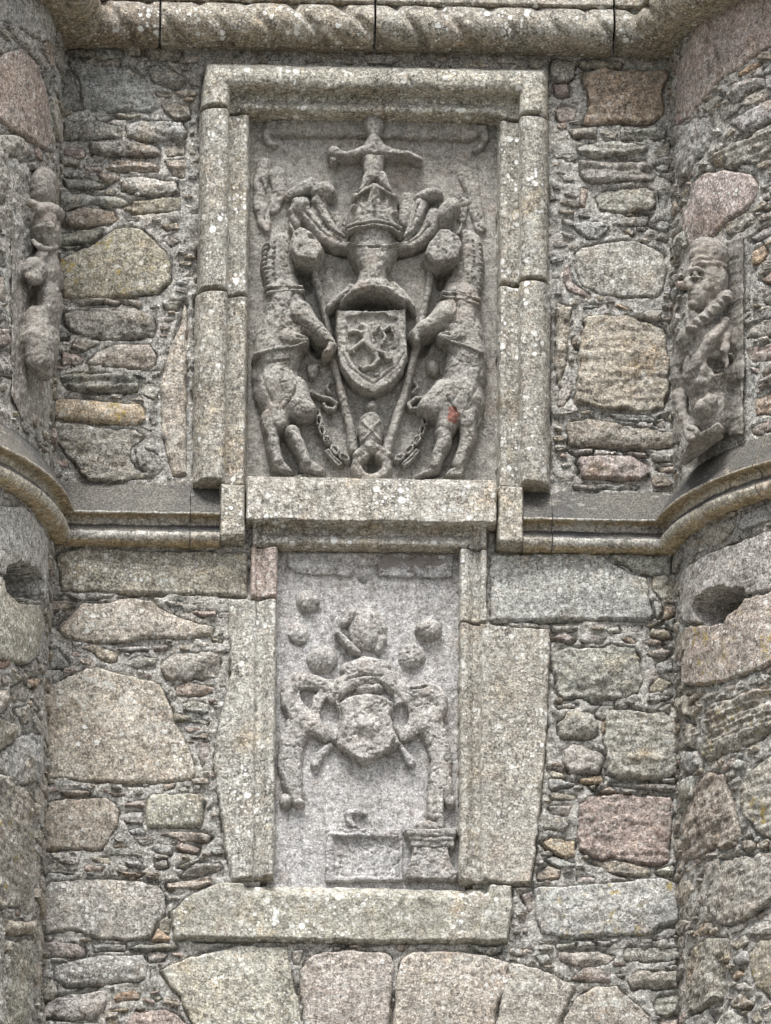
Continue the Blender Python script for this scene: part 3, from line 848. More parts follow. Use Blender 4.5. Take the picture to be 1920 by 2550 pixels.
fblock(lp([(432, 2330), (426, 2265), (470, 2222), (545, 2192), (690, 2192), (1145, 2204), (1215, 2196), (1275, 2198), (1281, 2260), (1265, 2340), (960, 2342), (600, 2334)]),
       (0.375, 0.365, 0.325), T_LF, M_MOSS, f_sill, warp=0.006)

# ------------------------------------------------------------------ string course and rope cornice
ZS = 0.5 * (zat(300, 1204, 0) + zat(1500, 1222, 0))
SP = dense([(a_ * 0.80 if a_ > 0 else a_, b_) for a_, b_ in [(-0.05, 0.012), (0.0, 0.004), (0.060, -0.075), (0.122, -0.152), (0.130, -0.163), (0.126, -0.169), (0.075, -0.167), (0.060, -0.174), (0.054, -0.188), (0.058, -0.202),
            (0.072, -0.212), (0.084, -0.216), (0.085, -0.224), (0.096, -0.230), (0.103, -0.242), (0.103, -0.255), (0.095, -0.268), (0.080, -0.277), (0.060, -0.281), (-0.05, -0.284)]], 0.006)
T_SC = Thing('string_course', (0, -0.05, ZS - 0.29), 'moulded string course running along the wall and curving round both towers between the panels', 'string course')
def sblock(surf, u0_, u1_, color, prof=SP, z0=None, name='moulding_block', mat=M_STRING, step=0.008, **k):
    u = np.linspace(u0_ + 0.0015, u1_ - 0.0015, max(3, int((u1_ - u0_) / step)))
    return sweep(surf, u, prof, ZS if z0 is None else z0, name, mat, k.pop('parent', T_SC), color, **k)
SLATE = (0.31, 0.30, 0.28); CREAM = (0.47, 0.44, 0.375)
sblock(WALL, TL.xc + TL.R - 0.04, xat(474, 1270, 0.1), (0.47, 0.455, 0.42))
sblock(WALL, xat(474, 1270, 0.1), xat(549, 1270, 0.1), BUFF)
sblock(WALL, xat(1303, 1280, 0.1), xat(1376, 1280, 0.1), BUFF)
sblock(WALL, xat(1376, 1280, 0.1), xr + 0.12, (0.47, 0.455, 0.42))
def tu(surf, deg): return surf.R * math.radians(deg)
for a, b, c in ((10, 38, CREAM), (38, 66.5, CREAM), (66.5, 97, (0.46, 0.43, 0.37))):
    sblock(TL, tu(TL, a), tu(TL, b), c)
for a, b, c in ((-88, -44, CREAM), (-44, -10, (0.43, 0.37, 0.30))):
    sblock(TR, tu(TR, a), tu(TR, b), c)

ZR = 0.5 * (zat(400, 122, 0.0) + zat(1400, 142, 0.0))
RC = (0.10, 0.082); RR = 0.083
rp = [(-0.05, 0.42), (0.15, 0.40), (0.155, 0.34), (0.10, 0.33), (0.10, 0.21), (0.165, 0.20), (0.17, 0.165), (0.15, 0.158)]
for i in range(15):
    a = math.radians(70 - i * 12.2)
    rp.append((RC[0] + RR * math.cos(a), RC[1] + RR * math.sin(a)))
rp += [(0.075, -0.004), (0.03, -0.004), (-0.05, 0.0)]
RP = dense(rp, 0.008)
def rope(U, D, Z):
    on = sstep(0.0, 0.02, D - 0.05) * (1 - sstep(0.150, 0.160, Z))
    ph = (U + 0.02 * vnoise(U * 4, Z * 2, 91) - (0.16 - Z) * 0.95) / 0.207
    g = np.abs(((ph % 1.0) - 0.5) * 2)            # 1 at the groove
    return on * (0.010 - 0.034 * sstep(0.66, 1.0, g) * (0.6 + 0.5 * vnoise(U * 3, Z * 9, 90)) - 0.004 * g)
T_RC = Thing('rope_cornice', (0, -0.05, ZR), 'thick weathered cornice carved as a twisted rope along the top of the wall', 'cornice')
def rblock(surf, a, b, c): sblock(surf, a, b, c, prof=RP, z0=ZR, name='rope_block', mat=M_FRAME, parent=T_RC, warpfun=rope, amp=0.004)
rblock(WALL, TL.xc + TL.R - 0.04, xat(397, 60, 0.15), (0.25, 0.215, 0.175))
rblock(WALL, xat(397, 60, 0.15) + 0.006, xat(932, 60, 0.15), (0.33, 0.30, 0.25))
rblock(WALL, xat(932, 60, 0.15) + 0.006, xat(1527, 60, 0.15), (0.32, 0.30, 0.26))
rblock(WALL, xat(1527, 60, 0.15) + 0.006, xr + 0.12, (0.27, 0.25, 0.21))
for a, b in ((-88, -46), (-46, -10)): rblock(TR, tu(TR, a), tu(TR, b), (0.31, 0.28, 0.22))
for a, b in ((12, 52), (52, 96)): rblock(TL, tu(TL, a), tu(TL, b), (0.31, 0.28, 0.22))

# ------------------------------------------------------------------ mortar beds and cores
ZLO, ZHI = zat(960, 2550, 0) - 0.7, ZR + 0.42
def mortar(surf, parent, u0_, u1_, res, skips=()):
    us = np.arange(u0_, u1_, res); ws = np.arange(ZLO, ZHI, res)
    U, W = np.meshgrid(us, ws, indexing='ij')
    H = 0.004 + 0.011 * fbm(U * 7, W * 9, 4, 51, 0.6) + 0.009 * fbm(U * 30, W * 44, 3, 53, 0.7)
    # mortar has washed out along the stones' edges and lies below them
    gap = np.zeros(U.shape)
    for poly in OCC.get(id(surf), []):
        mn = poly.min(0) - 0.02; mx = poly.max(0) + 0.02
        i0, i1 = np.searchsorted(us, (mn[0], mx[0])); j0, j1 = np.searchsorted(ws, (mn[1], mx[1]))
        if i1 - i0 < 2 or j1 - j0 < 2: continue
        uu, ww = U[i0:i1, j0:j1], W[i0:i1, j0:j1]
        sd = poly_sdf(uu + 0.005 * vnoise(uu * 40, ww * 40, 57), ww + 0.005 * vnoise(uu * 40, ww * 40, 58), poly)
        gap[i0:i1, j0:j1] = np.maximum(gap[i0:i1, j0:j1], np.maximum(sstep(-0.011, -0.004, sd) * sstep(0.02, 0.22, fbm(uu * 5, ww * 7, 3, 59)), sstep(0.0, 0.01, sd)))
    H = H - 0.030 * gap
    H = hole_cut(surf, U, W, H)
    m = np.ones(U.shape, bool)
    for (a, b, c, d) in skips: m &= ~((U > a) & (U < b) & (W > c) & (W < d))
    keep = m[:-1, :-1] | m[1:, 1:]
    V, F = grid_mesh(surf, U, W, H, keep)
    add_part('mortar_bed', V, F, M_MORT, parent)
mortar(WALL, T_WALL, TL.xc + TL.R - 0.10, xr + 0.10, 0.0085,
       [(UPL - 0.19, UPR + 0.19, UPB, UPT + 0.15), (LOL - 0.06, LOR + 0.06, LOB - 0.1, LOT + 0.1)])
mortar(TR, T_TR, tu(TR, -90), tu(TR, -8), 0.010)
mortar(TL, T_TL, tu(TL, 8), tu(TL, 97), 0.010)
def box(x0, x1, y0, y1, z0, z1):
    V = np.array([(x, y, z) for x in (x0, x1) for y in (y0, y1) for z in (z0, z1)], float)
    F = np.array([(0, 1, 3, 2), (4, 6, 7, 5), (0, 4, 5, 1), (2, 3, 7, 6), (0, 2, 6, 4), (1, 5, 7, 3)])
    return V, F
V, F = box(TL.xc + TL.R - 0.2, xr + 0.25, 0.22, 0.9, 0, ZHI)
add_part('wall_core', V, F, M_MORT, T_WALL, smooth=False)
V, F = box(TL.xc + TL.R - 0.2, xr + 0.25, 0.012, 0.22, 0, ZLO + 0.02)
add_part('wall_foot', V, F, M_MORT, T_WALL, smooth=False)
def cyl_part(surf, parent):
    n = 96; R = surf.R - 0.66
    a = np.linspace(0, 2 * math.pi, n, endpoint=False)
    V = [(surf.xc + R * math.sin(t), surf.yc - R * math.cos(t), z) for t in a for z in (0.0, ZHI)]
    F = [(2 * i, 2 * ((i + 1) % n), 2 * ((i + 1) % n) + 1, 2 * i + 1) for i in range(n)]
    add_part('tower_core', np.array(V), np.array(F), M_MORT, parent)
    # the outer shell away from the photographed faces, and below and above them
    R2 = surf.R - 0.02
    def shell(t0, t1, z0, z1):
        k = max(2, int(abs(t1 - t0) / 0.05)); ts = np.linspace(t0, t1, k)
        V = [(surf.xc + R2 * math.sin(t), surf.yc - R2 * math.cos(t), z) for t in ts for z in (z0, z1)]
        F = [(2 * i, 2 * i + 2, 2 * i + 3, 2 * i + 1) for i in range(k - 1)]
        add_part('tower_shell', np.array(V), np.array(F), M_MORT, parent)
    lo, hi = (math.radians(-90), math.radians(-8)) if surf is TR else (math.radians(8), math.radians(97))
    shell(hi, lo + 2 * math.pi, 0, ZHI)
    shell(lo, hi, 0, ZLO + 0.02)
cyl_part(TR, T_TR); cyl_part(TL, T_TL)

# ------------------------------------------------------------------ pinning stones fitted in the joints
M_PIN = stone_material('pinning_stone', dots=0.2, ochre=0.3, bump=1.0, base='attr')
def pins(surf, parent, ur, vr, block, tries, seed):
    rg = random.Random(seed); cell = 0.004
    nu, nv = int((ur[1] - ur[0]) / cell), int((vr[1] - vr[0]) / cell)
    occ = np.zeros((nu, nv), bool)
    def mark(poly):
        poly = np.asarray(poly); mn = poly.min(0); mx = poly.max(0)
        i0, i1 = max(0, int((mn[0] - ur[0]) / cell)), min(nu, int((mx[0] - ur[0]) / cell) + 2)
        j0, j1 = max(0, int((mn[1] - vr[0]) / cell)), min(nv, int((mx[1] - vr[0]) / cell) + 2)
        if i1 <= i0 or j1 <= j0: return
        U, W = np.meshgrid(ur[0] + np.arange(i0, i1) * cell, vr[0] + np.arange(j0, j1) * cell, indexing='ij')
        occ[i0:i1, j0:j1] |= poly_sdf(U, W, poly) > -0.002
    for p in OCC.get(id(surf), []): mark(p)
    for p in block: mark(p)
    for p, _ in HOLES.get(id(surf), []): mark(p)
    VV, FF, CC = [], [], []; nb = 0
    kinds = 'gggllluubbpdB'
    for (n, a0, a1) in tries:
        for _ in range(n):
            a = rg.uniform(a0, a1); b = a * rg.uniform(0.26, 0.62); rot = rg.gauss(0, 0.16)
            cu, cv = rg.uniform(*ur), rg.uniform(*vr)
            k = 7
            pts = []
            for i in range(k):
                t = 2 * math.pi * i / k + rg.uniform(-0.3, 0.3); rr = rg.uniform(0.72, 1.1)
                x, y = a * math.copysign(abs(math.cos(t)) ** 0.75, math.cos(t)) * rr, b * math.copysign(abs(math.sin(t)) ** 0.75, math.sin(t)) * rr
                pts.append((cu + x * math.cos(rot) - y * math.sin(rot), cv + x * math.sin(rot) + y * math.cos(rot)))
            ok = True
            for sc in (1.0, 0.55, 0.0):
                for (x, y) in pts:
                    i, j = int((cu + (x - cu) * sc - ur[0]) / cell), int((cv + (y - cv) * sc - vr[0]) / cell)
                    if not (0 <= i < nu and 0 <= j < nv) or occ[i, j]: ok = False; break
                if not ok: break
            if not ok: continue
            mark(pts)
            P = np.array(pts); C = np.array([cu, cv])
            tp = rg.uniform(0.006, 0.022) if a < 0.06 else rg.uniform(0.008, 0.025); tl = rg.uniform(-0.25, 0.25)
            rings = []
            for sc, hh in ((1.0, -0.03), (0.93, tp - 0.004), (0.80, tp), (0.35, tp + 0.002)):
                Q = C + (P - C) * sc
                h = hh + np.array([rg.uniform(-0.003, 0.003) for _ in range(k)]) + (tl * (Q[:, 1] - cv) * 0.5 if hh > 0 or sc < 1 else 0)
                rings.append(surf.pos(Q[:, 0], Q[:, 1], h))
            ctr = surf.pos(np.array([cu]), np.array([cv]), np.array([tp + 0.002]))
            VV += rings + [ctr]
            for r_ in range(3):
                for i in range(k):
                    q0, q1 = nb + r_ * k + i, nb + r_ * k + (i + 1) % k
                    FF += [(q0, q1, q1 + k), (q0, q1 + k, q0 + k)]
            for i in range(k): FF.append((nb + 3 * k + i, nb + 3 * k + (i + 1) % k, nb + 4 * k))
            c = (0.55 * np.array(TINT[rg.choice(kinds)]) + 0.45 * np.array((0.36, 0.34, 0.31))) * rg.uniform(0.8, 1.15)
            CC.append(np.tile(np.append(c, 1.0), (4 * k + 1, 1)))
            nb += 4 * k + 1
    if not VV: return
    o = add_part('pinning_stones', np.concatenate(VV), np.array(FF), M_PIN, parent, kind='stuff', smooth=False)
    at_ = o.data.color_attributes.new('tint', 'FLOAT_COLOR', 'POINT')
    at_.data.foreach_set('color', np.concatenate(CC).astype(np.float32).ravel())
def rect(a, b, c, d): return [(a, c), (b, c), (b, d), (a, d)]
BIG = [(500, 0.11, 0.17), (1500, 0.06, 0.11)]
SMALL = [(7000, 0.035, 0.07), (7000, 0.022, 0.035), (2500, 0.013, 0.022)]
uw = (TL.xc + TL.R - 0.04, xr + 0.05)
pins(WALL, T_WALL, uw, (ZLO + 0.02, ZR), [rect(UPL - 0.2, UPR + 0.2, UPB, UPT + 0.17), rect(LOL - 0.06, LOR + 0.06, LOB - 0.05, LOT + 0.1),
     rect(uw[0], uw[1], ZS - 0.29, ZS + 0.01)], BIG + SMALL, 3)
pins(TR, T_TR, (tu(TR, -86), tu(TR, -12)), (ZLO + 0.02, ZR), [rect(-3, 3, ZS - 0.28, ZS + 0.01), uvpoly(TR, 'S', [(1702, 590), (1862, 575), (1862, 1110), (1702, 1150)])], BIG + SMALL, 4)
pins(TL, T_TL, (tu(TL, 12), tu(TL, 92)), (ZLO + 0.02, ZR), [rect(-3, 3, ZS - 0.28, ZS + 0.01), uvpoly(TL, 'S', [(24, 400), (135, 420), (130, 1060), (24, 1000)])], BIG + SMALL, 5)

# ------------------------------------------------------------------ carved panels
def chain_pts(tile, pts, d):
    out = []
    s = TILES[tile][2] / 600.0
    for (x, y, r_) in pts:
        px, py = tpx(tile, x, y); p = at(px, py, d); out.append((p[0], p[2], r_ * s * 1.06))
    return out
class Panel:
    def __init__(self, thing, ds, mat, color, res=0.0042):
        self.t, self.ds, self.mat, self.color, self.res = thing, ds, mat, color, res
    def slab(self, a, b, c, d, extra=()):
        us = np.arange(a, b, 0.0075); ws = np.arange(c, d, 0.0075)
        U, W = np.meshgrid(us, ws, indexing='ij')
        H = self.ds + 0.006 * fbm(U * 5, W * 5, 4, 61) + 0.0025 * fbm(U * 45, W * 45, 3, 63)
        for tile, depth, pts in extra:
            H = H - depth * np.clip(1 - self.dist(U, W, chain_pts(tile, pts, self.ds)), 0, 1) ** 0.5
        V, F = grid_mesh(WALL, U, W, H, np.ones((len(us) - 1, len(ws) - 1), bool))
        return add_part('slab', V, F, self.mat, self.t, self.color)
    @staticmethod
    def dist(U, W, ch):
        q = np.full(U.shape, 1e9)
        if len(ch) == 1: ch = ch * 2
        for (x1, y1, r1), (x2, y2, r2) in zip(ch[:-1], ch[1:]):
            ex, ey = x2 - x1, y2 - y1
            t = np.clip(((U - x1) * ex + (W - y1) * ey) / (ex * ex + ey * ey + 1e-12), 0, 1)
            q = np.minimum(q, np.hypot(U - x1 - ex * t, W - y1 - ey * t) / (r1 + (r2 - r1) * t))
        return q
    def part(self, name, tile, ops, parent=None, k=0.010, rough=1.0, color=None, label=None, res=None):
        res = res or self.res
        s = TILES[tile][2] / 600.0
        prim = []; bb = []
        for op in ops:
            kind, H = op[0], op[1]
            dm = self.ds + 0.5 * abs(H)
            if kind in ('c', '-c'):
                ch = chain_pts(tile, op[2], dm); prim.append((kind, H, ch))
                if kind == 'c': bb += [(x - r_, y - r_) for x, y, r_ in ch] + [(x + r_, y + r_) for x, y, r_ in ch]
            elif kind in ('p', '-p'):
                pl = [at(*tpx(tile, x, y), dm)[0::2] for x, y in op[3]]; prim.append((kind, H, op[2] * s, pl))
                if kind == 'p': bb += [tuple(p) for p in pl]
            elif kind == 'e':
                x, y, rx_, ry_ = op[2:6]; rot = op[6] if len(op) > 6 else 0.0
                p = at(*tpx(tile, x, y), dm); prim.append((kind, H, p[0], p[2], rx_ * s, ry_ * s / math.cos(THETA), rot))
                m_ = max(rx_, ry_) * s * 1.1; bb += [(p[0] - m_, p[2] - m_), (p[0] + m_, p[2] + m_)]
            elif kind == 'v':
                cx = op[2]; rows = [(at(*tpx(tile, cx, y), dm), w * s) for y, w in op[3]]
                prim.append((kind, H, rows[0][0][0], np.array([p[2] for p, w in rows])[::-1], np.array([w for p, w in rows])[::-1]))
                for p, w in rows: bb += [(p[0] - w, p[2]), (p[0] + w, p[2])]
        bb = np.array(bb); mn = bb.min(0) - 0.02; mx = bb.max(0) + 0.02
        U, W = np.meshgrid(np.arange(mn[0], mx[0], res), np.arange(mn[1], mx[1], res), indexing='ij')
        wu = U + 0.0045 * rough * fbm(U * 28, W * 28, 3, 71); wv = W + 0.0045 * rough * fbm(U * 28, W * 28, 3, 72)
        h = np.full(U.shape, -0.05)
        def smax(a, b):
            t = np.clip(0.5 + 0.5 * (a - b) / k, 0, 1); return b * (1 - t) + a * t + k * t * (1 - t)
        for p in prim:
            kind, H = p[0], p[1]
            if kind == 'c':
                q = self.dist(wu, wv, p[2]); h = smax(h, np.where(q < 1, H * np.sqrt(np.clip(1 - q ** 3.2, 0, 1)) ** 0.9, -(q - 1) * 0.2))
            elif kind == '-c':
                q = self.dist(wu, wv, p[2]); h = h - H * np.sqrt(np.clip(1 - q * q, 0, 1))
            elif kind == 'p':
                sd = poly_sdf(wu, wv, p[3]); e_ = np.clip((sd + 0.002) / p[2], 0, 1)
                h = smax(h, np.where(sd > -0.002, H * np.sqrt(np.clip(1 - (1 - e_) ** 2, 0, 1)), sd * 3))
            elif kind == '-p':
                sd = poly_sdf(wu, wv, p[3]); h = h - H * sstep(0, 1, sd / p[2])
            elif kind == 'e':
                _, _, cx, cz, rx_, rz_, rot = p
                a_ = (wu - cx) * math.cos(rot) + (wv - cz) * math.sin(rot); b_ = -(wu - cx) * math.sin(rot) + (wv - cz) * math.cos(rot)
                q = np.hypot(a_ / rx_, b_ / rz_); h = smax(h, np.where(q < 1, H * np.sqrt(np.clip(1 - q * q, 0, 1)), -(q - 1) * 0.2))
            elif kind == 'v':
                _, _, cx, zz, ww = p
                w_ = np.interp(wv, zz, ww); q = np.abs(wu - cx) / w_
                out = (wv < zz[0]) | (wv > zz[-1])
                h = smax(h, np.where(out | (q > 1), -0.04, H * np.sqrt(np.clip(1 - q ** 2.8, 0, 1)) ** 0.85))
        h = h + rough * (0.0060 * fbm(U * 20, W * 20, 4, 73, 0.6) + 0.0026 * fbm(U * 80, W * 80, 2, 75))
        rd = np.abs(fbm(U * 13 + 3.1, W * 11, 4, 77, 0.6)); h = h - rough * 0.008 * np.clip(1 - rd / 0.05, 0, 1)
        qz = fbm(U * 15, W * 15, 3, 78, 0.6) * 4; fz = np.floor(qz); h = h + rough * 0.0028 * (fz + sstep(0.3, 0.7, qz - fz) - qz)
        m = h > -0.006
        keep = m[:-1, :-1] | m[1:, :-1] | m[:-1, 1:] | m[1:, 1:]
        V, F = grid_mesh(WALL, U, W, self.ds + np.maximum(h, -0.03), keep)
        return add_part(name, V, F, self.mat, parent or self.t, color or self.color, label=label)
T_UP = Thing('armorial_carving', (0, 0.05, UPB), 'upper grey carved panel with crowned helm and lion shield held by two headless unicorns', 'carved panel', 'carved heraldic panels')
T_LP = Thing('armorial_carving', (0, 0.03, LOB), 'lower pale carved panel, badly worn, with blank shield and a small pedestal', 'carved panel', 'carved heraldic panels')
GR = (0.285, 0.275, 0.255)
U_ = Panel(T_UP, -0.055, M_PANEL, GR)
U_.slab(UPL - 0.03, UPR + 0.03, UPB - 0.03, UPT + 0.05, [('P', 0.12, [(690, 1285, 34), (830, 1262, 56), (980, 1284, 34)]), ('P', 0.05, [(410, 1070, 50), (420, 1150, 40)]),
        ('P', 0.05, [(1285, 1085, 46), (1275, 1130, 36)]), ('P', 0.05, [(440, 1480, 40), (500, 1560, 40)]), ('P', 0.05, [(1190, 1470, 44), (1150, 1560, 36)]), ('P', 0.04, [(835, 2260, 36), (835, 2320, 36)]),
        ('P', 0.03, [(700, 930, 30), (600, 925, 18), (540, 905, 12)]), ('P', 0.03, [(1000, 945, 30), (1080, 930, 18), (1170, 900, 12)]), ('P', 0.03, [(850, 480, 40), (780, 530, 14)]), ('P', 0.03, [(850, 480, 40), (930, 530, 14)])])
def q(*pts): return [(p[0], p[1] + 1231) + tuple(p[2:]) for p in pts]
P_ = lambda name, ops, **k: U_.part(name, 'P', ops, **k)
# motto ribbon with curled ends
P_('ribbon', [('p', 0.030, 22, [(165, 85), (260, 72), (800, 72), (1450, 92), (1575, 105), (1560, 150), (1470, 205), (1200, 198), (900, 190), (600, 185), (320, 182), (190, 178), (150, 140)]),
              ('c', 0.034, [(165, 150, 26), (160, 190, 26), (185, 222, 24), (225, 232, 20)]), ('c', 0.034, [(1550, 150, 26), (1558, 200, 26), (1530, 250, 22), (1490, 275, 16)]),
              ('-c', 0.008, [(180, 178, 8), (230, 182, 8)])], k=0.006)
# crest: seated beast, worn to a cross
crest = P_('crest_figure', [('v', 0.085, 848, [(62, 60), (90, 74), (120, 76), (150, 62), (190, 44), (215, 60), (245, 82), (280, 92), (318, 84), (360, 74), (420, 62), (455, 66)]),
                    ('c', 0.075, [(820, 440, 42), (790, 490, 30), (762, 535, 15)]), ('c', 0.075, [(890, 440, 42), (920, 490, 30), (955, 532, 15)]),
                    ('-c', 0.02, [(770, 318, 9), (850, 330, 9), (930, 318, 9)])], k=0.008)
P_('arm', [('c', 0.085, [(790, 280, 44), (740, 300, 34), (680, 312, 26), (620, 300, 30), (590, 285, 40)]), ('e', 0.085, 588, 275, 42, 38), ('p', 0.07, 10, [(565, 325), (610, 325), (610, 358), (570, 358)])], parent=crest)
P_('arm', [('c', 0.085, [(905, 280, 44), (960, 296, 34), (1020, 300, 26), (1080, 305, 28), (1130, 335, 22), (1148, 345, 14)])], parent=crest)
# crown and helm
crown = P_('crown', [('v', 0.135, 850, [(512, 40), (530, 90), (560, 128), (600, 152), (660, 166), (740, 174), (800, 182)]),
             ('e', 0.13, 735, 580, 34, 36), ('e', 0.13, 975, 585, 38, 34), ('e', 0.14, 722, 655, 30, 32), ('e', 0.14, 985, 690, 34, 30), ('e', 0.155, 846, 650, 20, 26),
             ('e', 0.155, 846, 690, 40, 18), ('c', 0.155, [(846, 530, 14), (848, 600, 14), (846, 640, 12)]), ('e', 0.14, 775, 690, 20, 26), ('e', 0.14, 915, 690, 20, 26),
             ('c', 0.14, [(720, 600, 12), (780, 560, 12), (840, 530, 12)]), ('c', 0.14, [(980, 600, 12), (920, 560, 12), (860, 530, 12)]),
             ('-c', 0.03, [(800, 600, 22), (790, 650, 22)]), ('-c', 0.03, [(900, 600, 22), (905, 650, 22)])], k=0.007)
P_('crown_band', [('c', 0.148, [(672, 792, 15), (740, 765, 15), (850, 752, 15), (950, 765, 15), (1015, 800, 15)]),
                  ('c', 0.150, [(676, 815, 13), (740, 792, 13), (850, 780, 13), (950, 792, 13), (1012, 828, 13)])], parent=crown, k=0.004)
helm = P_('helm', [('v', 0.125, 842, [(795, 162), (850, 166), (905, 166), (935, 155), (985, 128), (1040, 98), (1080, 98), (1120, 118), (1160, 150)]),
            ('p', 0.135, 34, [(740, 1110), (940, 1110), (990, 1160), (1056, 1240), (1048, 1305), (1010, 1262), (930, 1212), (830, 1190), (730, 1214), (655, 1264), (612, 1308), (622, 1250), (685, 1180)]),
            ('c', 0.128, [(680, 890, 9), (760, 908, 9), (842, 912, 9), (920, 908, 9), (1002, 890, 9)]),
            ('-c', 0.022, [(808, 944, 7), (888, 946, 7)]), ('c', 0.12, [(560, 1285, 26), (640, 1220, 34), (700, 1160, 30)]), ('c', 0.12, [(1100, 1290, 20), (1040, 1220, 34), (970, 1150, 30)])], k=0.010)
# mantling: feathered sweeps and tasselled knobs
ml = P_('mantling', [('e', 0.045, 540, 730, 130, 150, 0.5), ('c', 0.075, [(672, 885, 31), (600, 868, 42), (530, 820, 47), (460, 740, 49), (400, 660, 52), (365, 610, 44)]),
                ('c', 0.080, [(668, 850, 21), (600, 800, 34), (545, 730, 44), (510, 660, 52), (500, 600, 52)]), ('c', 0.06, [(360, 740, 34), (340, 700, 36), (330, 660, 31)]),
                ('c', 0.06, [(300, 560, 31), (380, 520, 44), (450, 490, 52)]),
                ('-c', 0.02, [(660, 865, 7), (560, 800, 8), (500, 720, 8), (450, 620, 8)]), ('-c', 0.012, [(640, 885, 5), (540, 840, 6), (450, 750, 6), (400, 690, 6)]),
                ('-c', 0.012, [(600, 760, 6), (550, 690, 6), (540, 640, 6)]), ('-c', 0.012, [(580, 620, 40), (600, 600, 20)])], k=0.008)
for i, (x, y, rx_, ry_, H, rot) in enumerate([(530, 530, 88, 74, 0.105, -0.3), (378, 625, 66, 82, 0.095, -0.5)]):
    ribs = [('-c', 0.010, [(x - rx_ * 0.7 + j * rx_ * 0.35, y - ry_ * 0.6, 6), (x - rx_ * 0.5 + j * rx_ * 0.35, y + ry_ * 0.75, 6)]) for j in range(5)] if i == 0 else []
    P_('tassel', [('e', H, x, y, rx_, ry_, rot)] + ribs, parent=ml, k=0.005)
mr = P_('mantling', [('e', 0.045, 1150, 740, 120, 150, -0.5), ('c', 0.075, [(1010, 892, 31), (1090, 880, 42), (1150, 840, 47), (1200, 770, 55), (1230, 690, 52)]),
                ('c', 0.080, [(1040, 850, 23), (1095, 780, 39), (1130, 700, 49), (1150, 620, 52)]), ('c', 0.05, [(1040, 720, 52), (1060, 640, 57), (1060, 580, 47)]),
                ('-c', 0.02, [(1030, 870, 7), (1110, 810, 8), (1170, 720, 8), (1200, 640, 8)]), ('-c', 0.012, [(1060, 900, 5), (1140, 850, 6), (1195, 780, 6)]),
                ('-c', 0.012, [(1085, 800, 6), (1110, 730, 6), (1125, 650, 6)])], k=0.008)
P_('tassel', [('e', 0.105, 1195, 552, 105, 50, 0.25)] + [('-c', 0.010, [(1110 + j * 38, 530 - j * 6, 5), (1140 + j * 38, 600 - j * 10, 5)]) for j in range(4)], parent=mr, k=0.005)
P_('tassel', [('e', 0.10, 1315, 660, 72, 125, -0.55), ('-c', 0.012, [(1260, 570, 8), (1240, 640, 8), (1190, 770, 8)])], parent=mr, k=0.005)
# worn flat foliage beside the crest
P_('foliage', [('c', 0.030, [(150, 360, 50), (120, 470, 46), (120, 600, 44), (150, 720, 46), (165, 780, 22)]), ('c', 0.025, [(230, 420, 60), (250, 520, 50), (210, 640, 40)]),
               ('-c', 0.012, [(130, 480, 8), (180, 600, 8), (150, 720, 8)])], k=0.008)
P_('foliage', [('c', 0.022, [(1440, 420, 60), (1480, 520, 50), (1500, 640, 44), (1530, 760, 36)]), ('c', 0.02, [(1380, 560, 34), (1420, 600, 30), (1410, 700, 30)])], k=0.008)
# banner staffs
P_('staff', [('c', 0.055, [(468, 1040, 22), (500, 1180, 24), (545, 1350, 25), (580, 1500, 25), (600, 1640, 27), (650, 1850, 29), (700, 2050, 31), (715, 2180, 30)])], k=0.006)
P_('staff', [('c', 0.055, [(1210, 1060, 22), (1195, 1180, 24), (1160, 1330, 25), (1120, 1520, 25), (1090, 1650, 27), (1040, 1830, 29), (970, 2050, 31), (930, 2190, 30)])], k=0.006)
# shield
sh = P_('shield', [('p', 0.100, 14, q((606, 78), (830, 84), (1050, 72), (1062, 380), (1030, 470), (960, 548), (900, 580), (838, 618), (780, 580), (715, 548), (640, 452), (612, 370))),
           ('-p', 0.016, 8, q((665, 150), (740, 140), (760, 125), (910, 125), (935, 145), (1000, 150), (1010, 370), (975, 440), (910, 500), (838, 545), (765, 500), (700, 440), (665, 370))),
           ('-c', 0.012, q((640, 104, 6), (830, 110, 6), (1030, 98, 6))), ('-c', 0.008, q((640, 380, 5), (690, 470, 5), (838, 580, 5), (985, 470, 5), (1035, 380, 5)))], k=0.004)
P_('lion', [('c', 0.120, q((790, 190, 34), (800, 240, 40), (810, 300, 36), (850, 340, 30))), ('e', 0.125, 780, 1231 + 180, 46, 36),
            ('c', 0.118, q((770, 230, 22), (720, 210, 18), (690, 225, 14))), ('c', 0.118, q((780, 280, 22), (730, 320, 20), (700, 340, 20), (720, 360, 14))),
            ('c', 0.118, q((860, 340, 26), (910, 360, 20), (930, 400, 18), (960, 395, 12))), ('c', 0.116, q((850, 350, 26), (870, 400, 24), (840, 440, 24), (780, 450, 22), (760, 440, 14))),
            ('c', 0.114, q((900, 300, 14), (920, 250, 14), (900, 210, 14), (950, 180, 16), (970, 230, 12))), ('e', 0.114, 870, 1231 + 490, 36, 26), ('c', 0.114, q((850, 220, 14), (880, 180, 12)))],
   parent=sh, k=0.006)
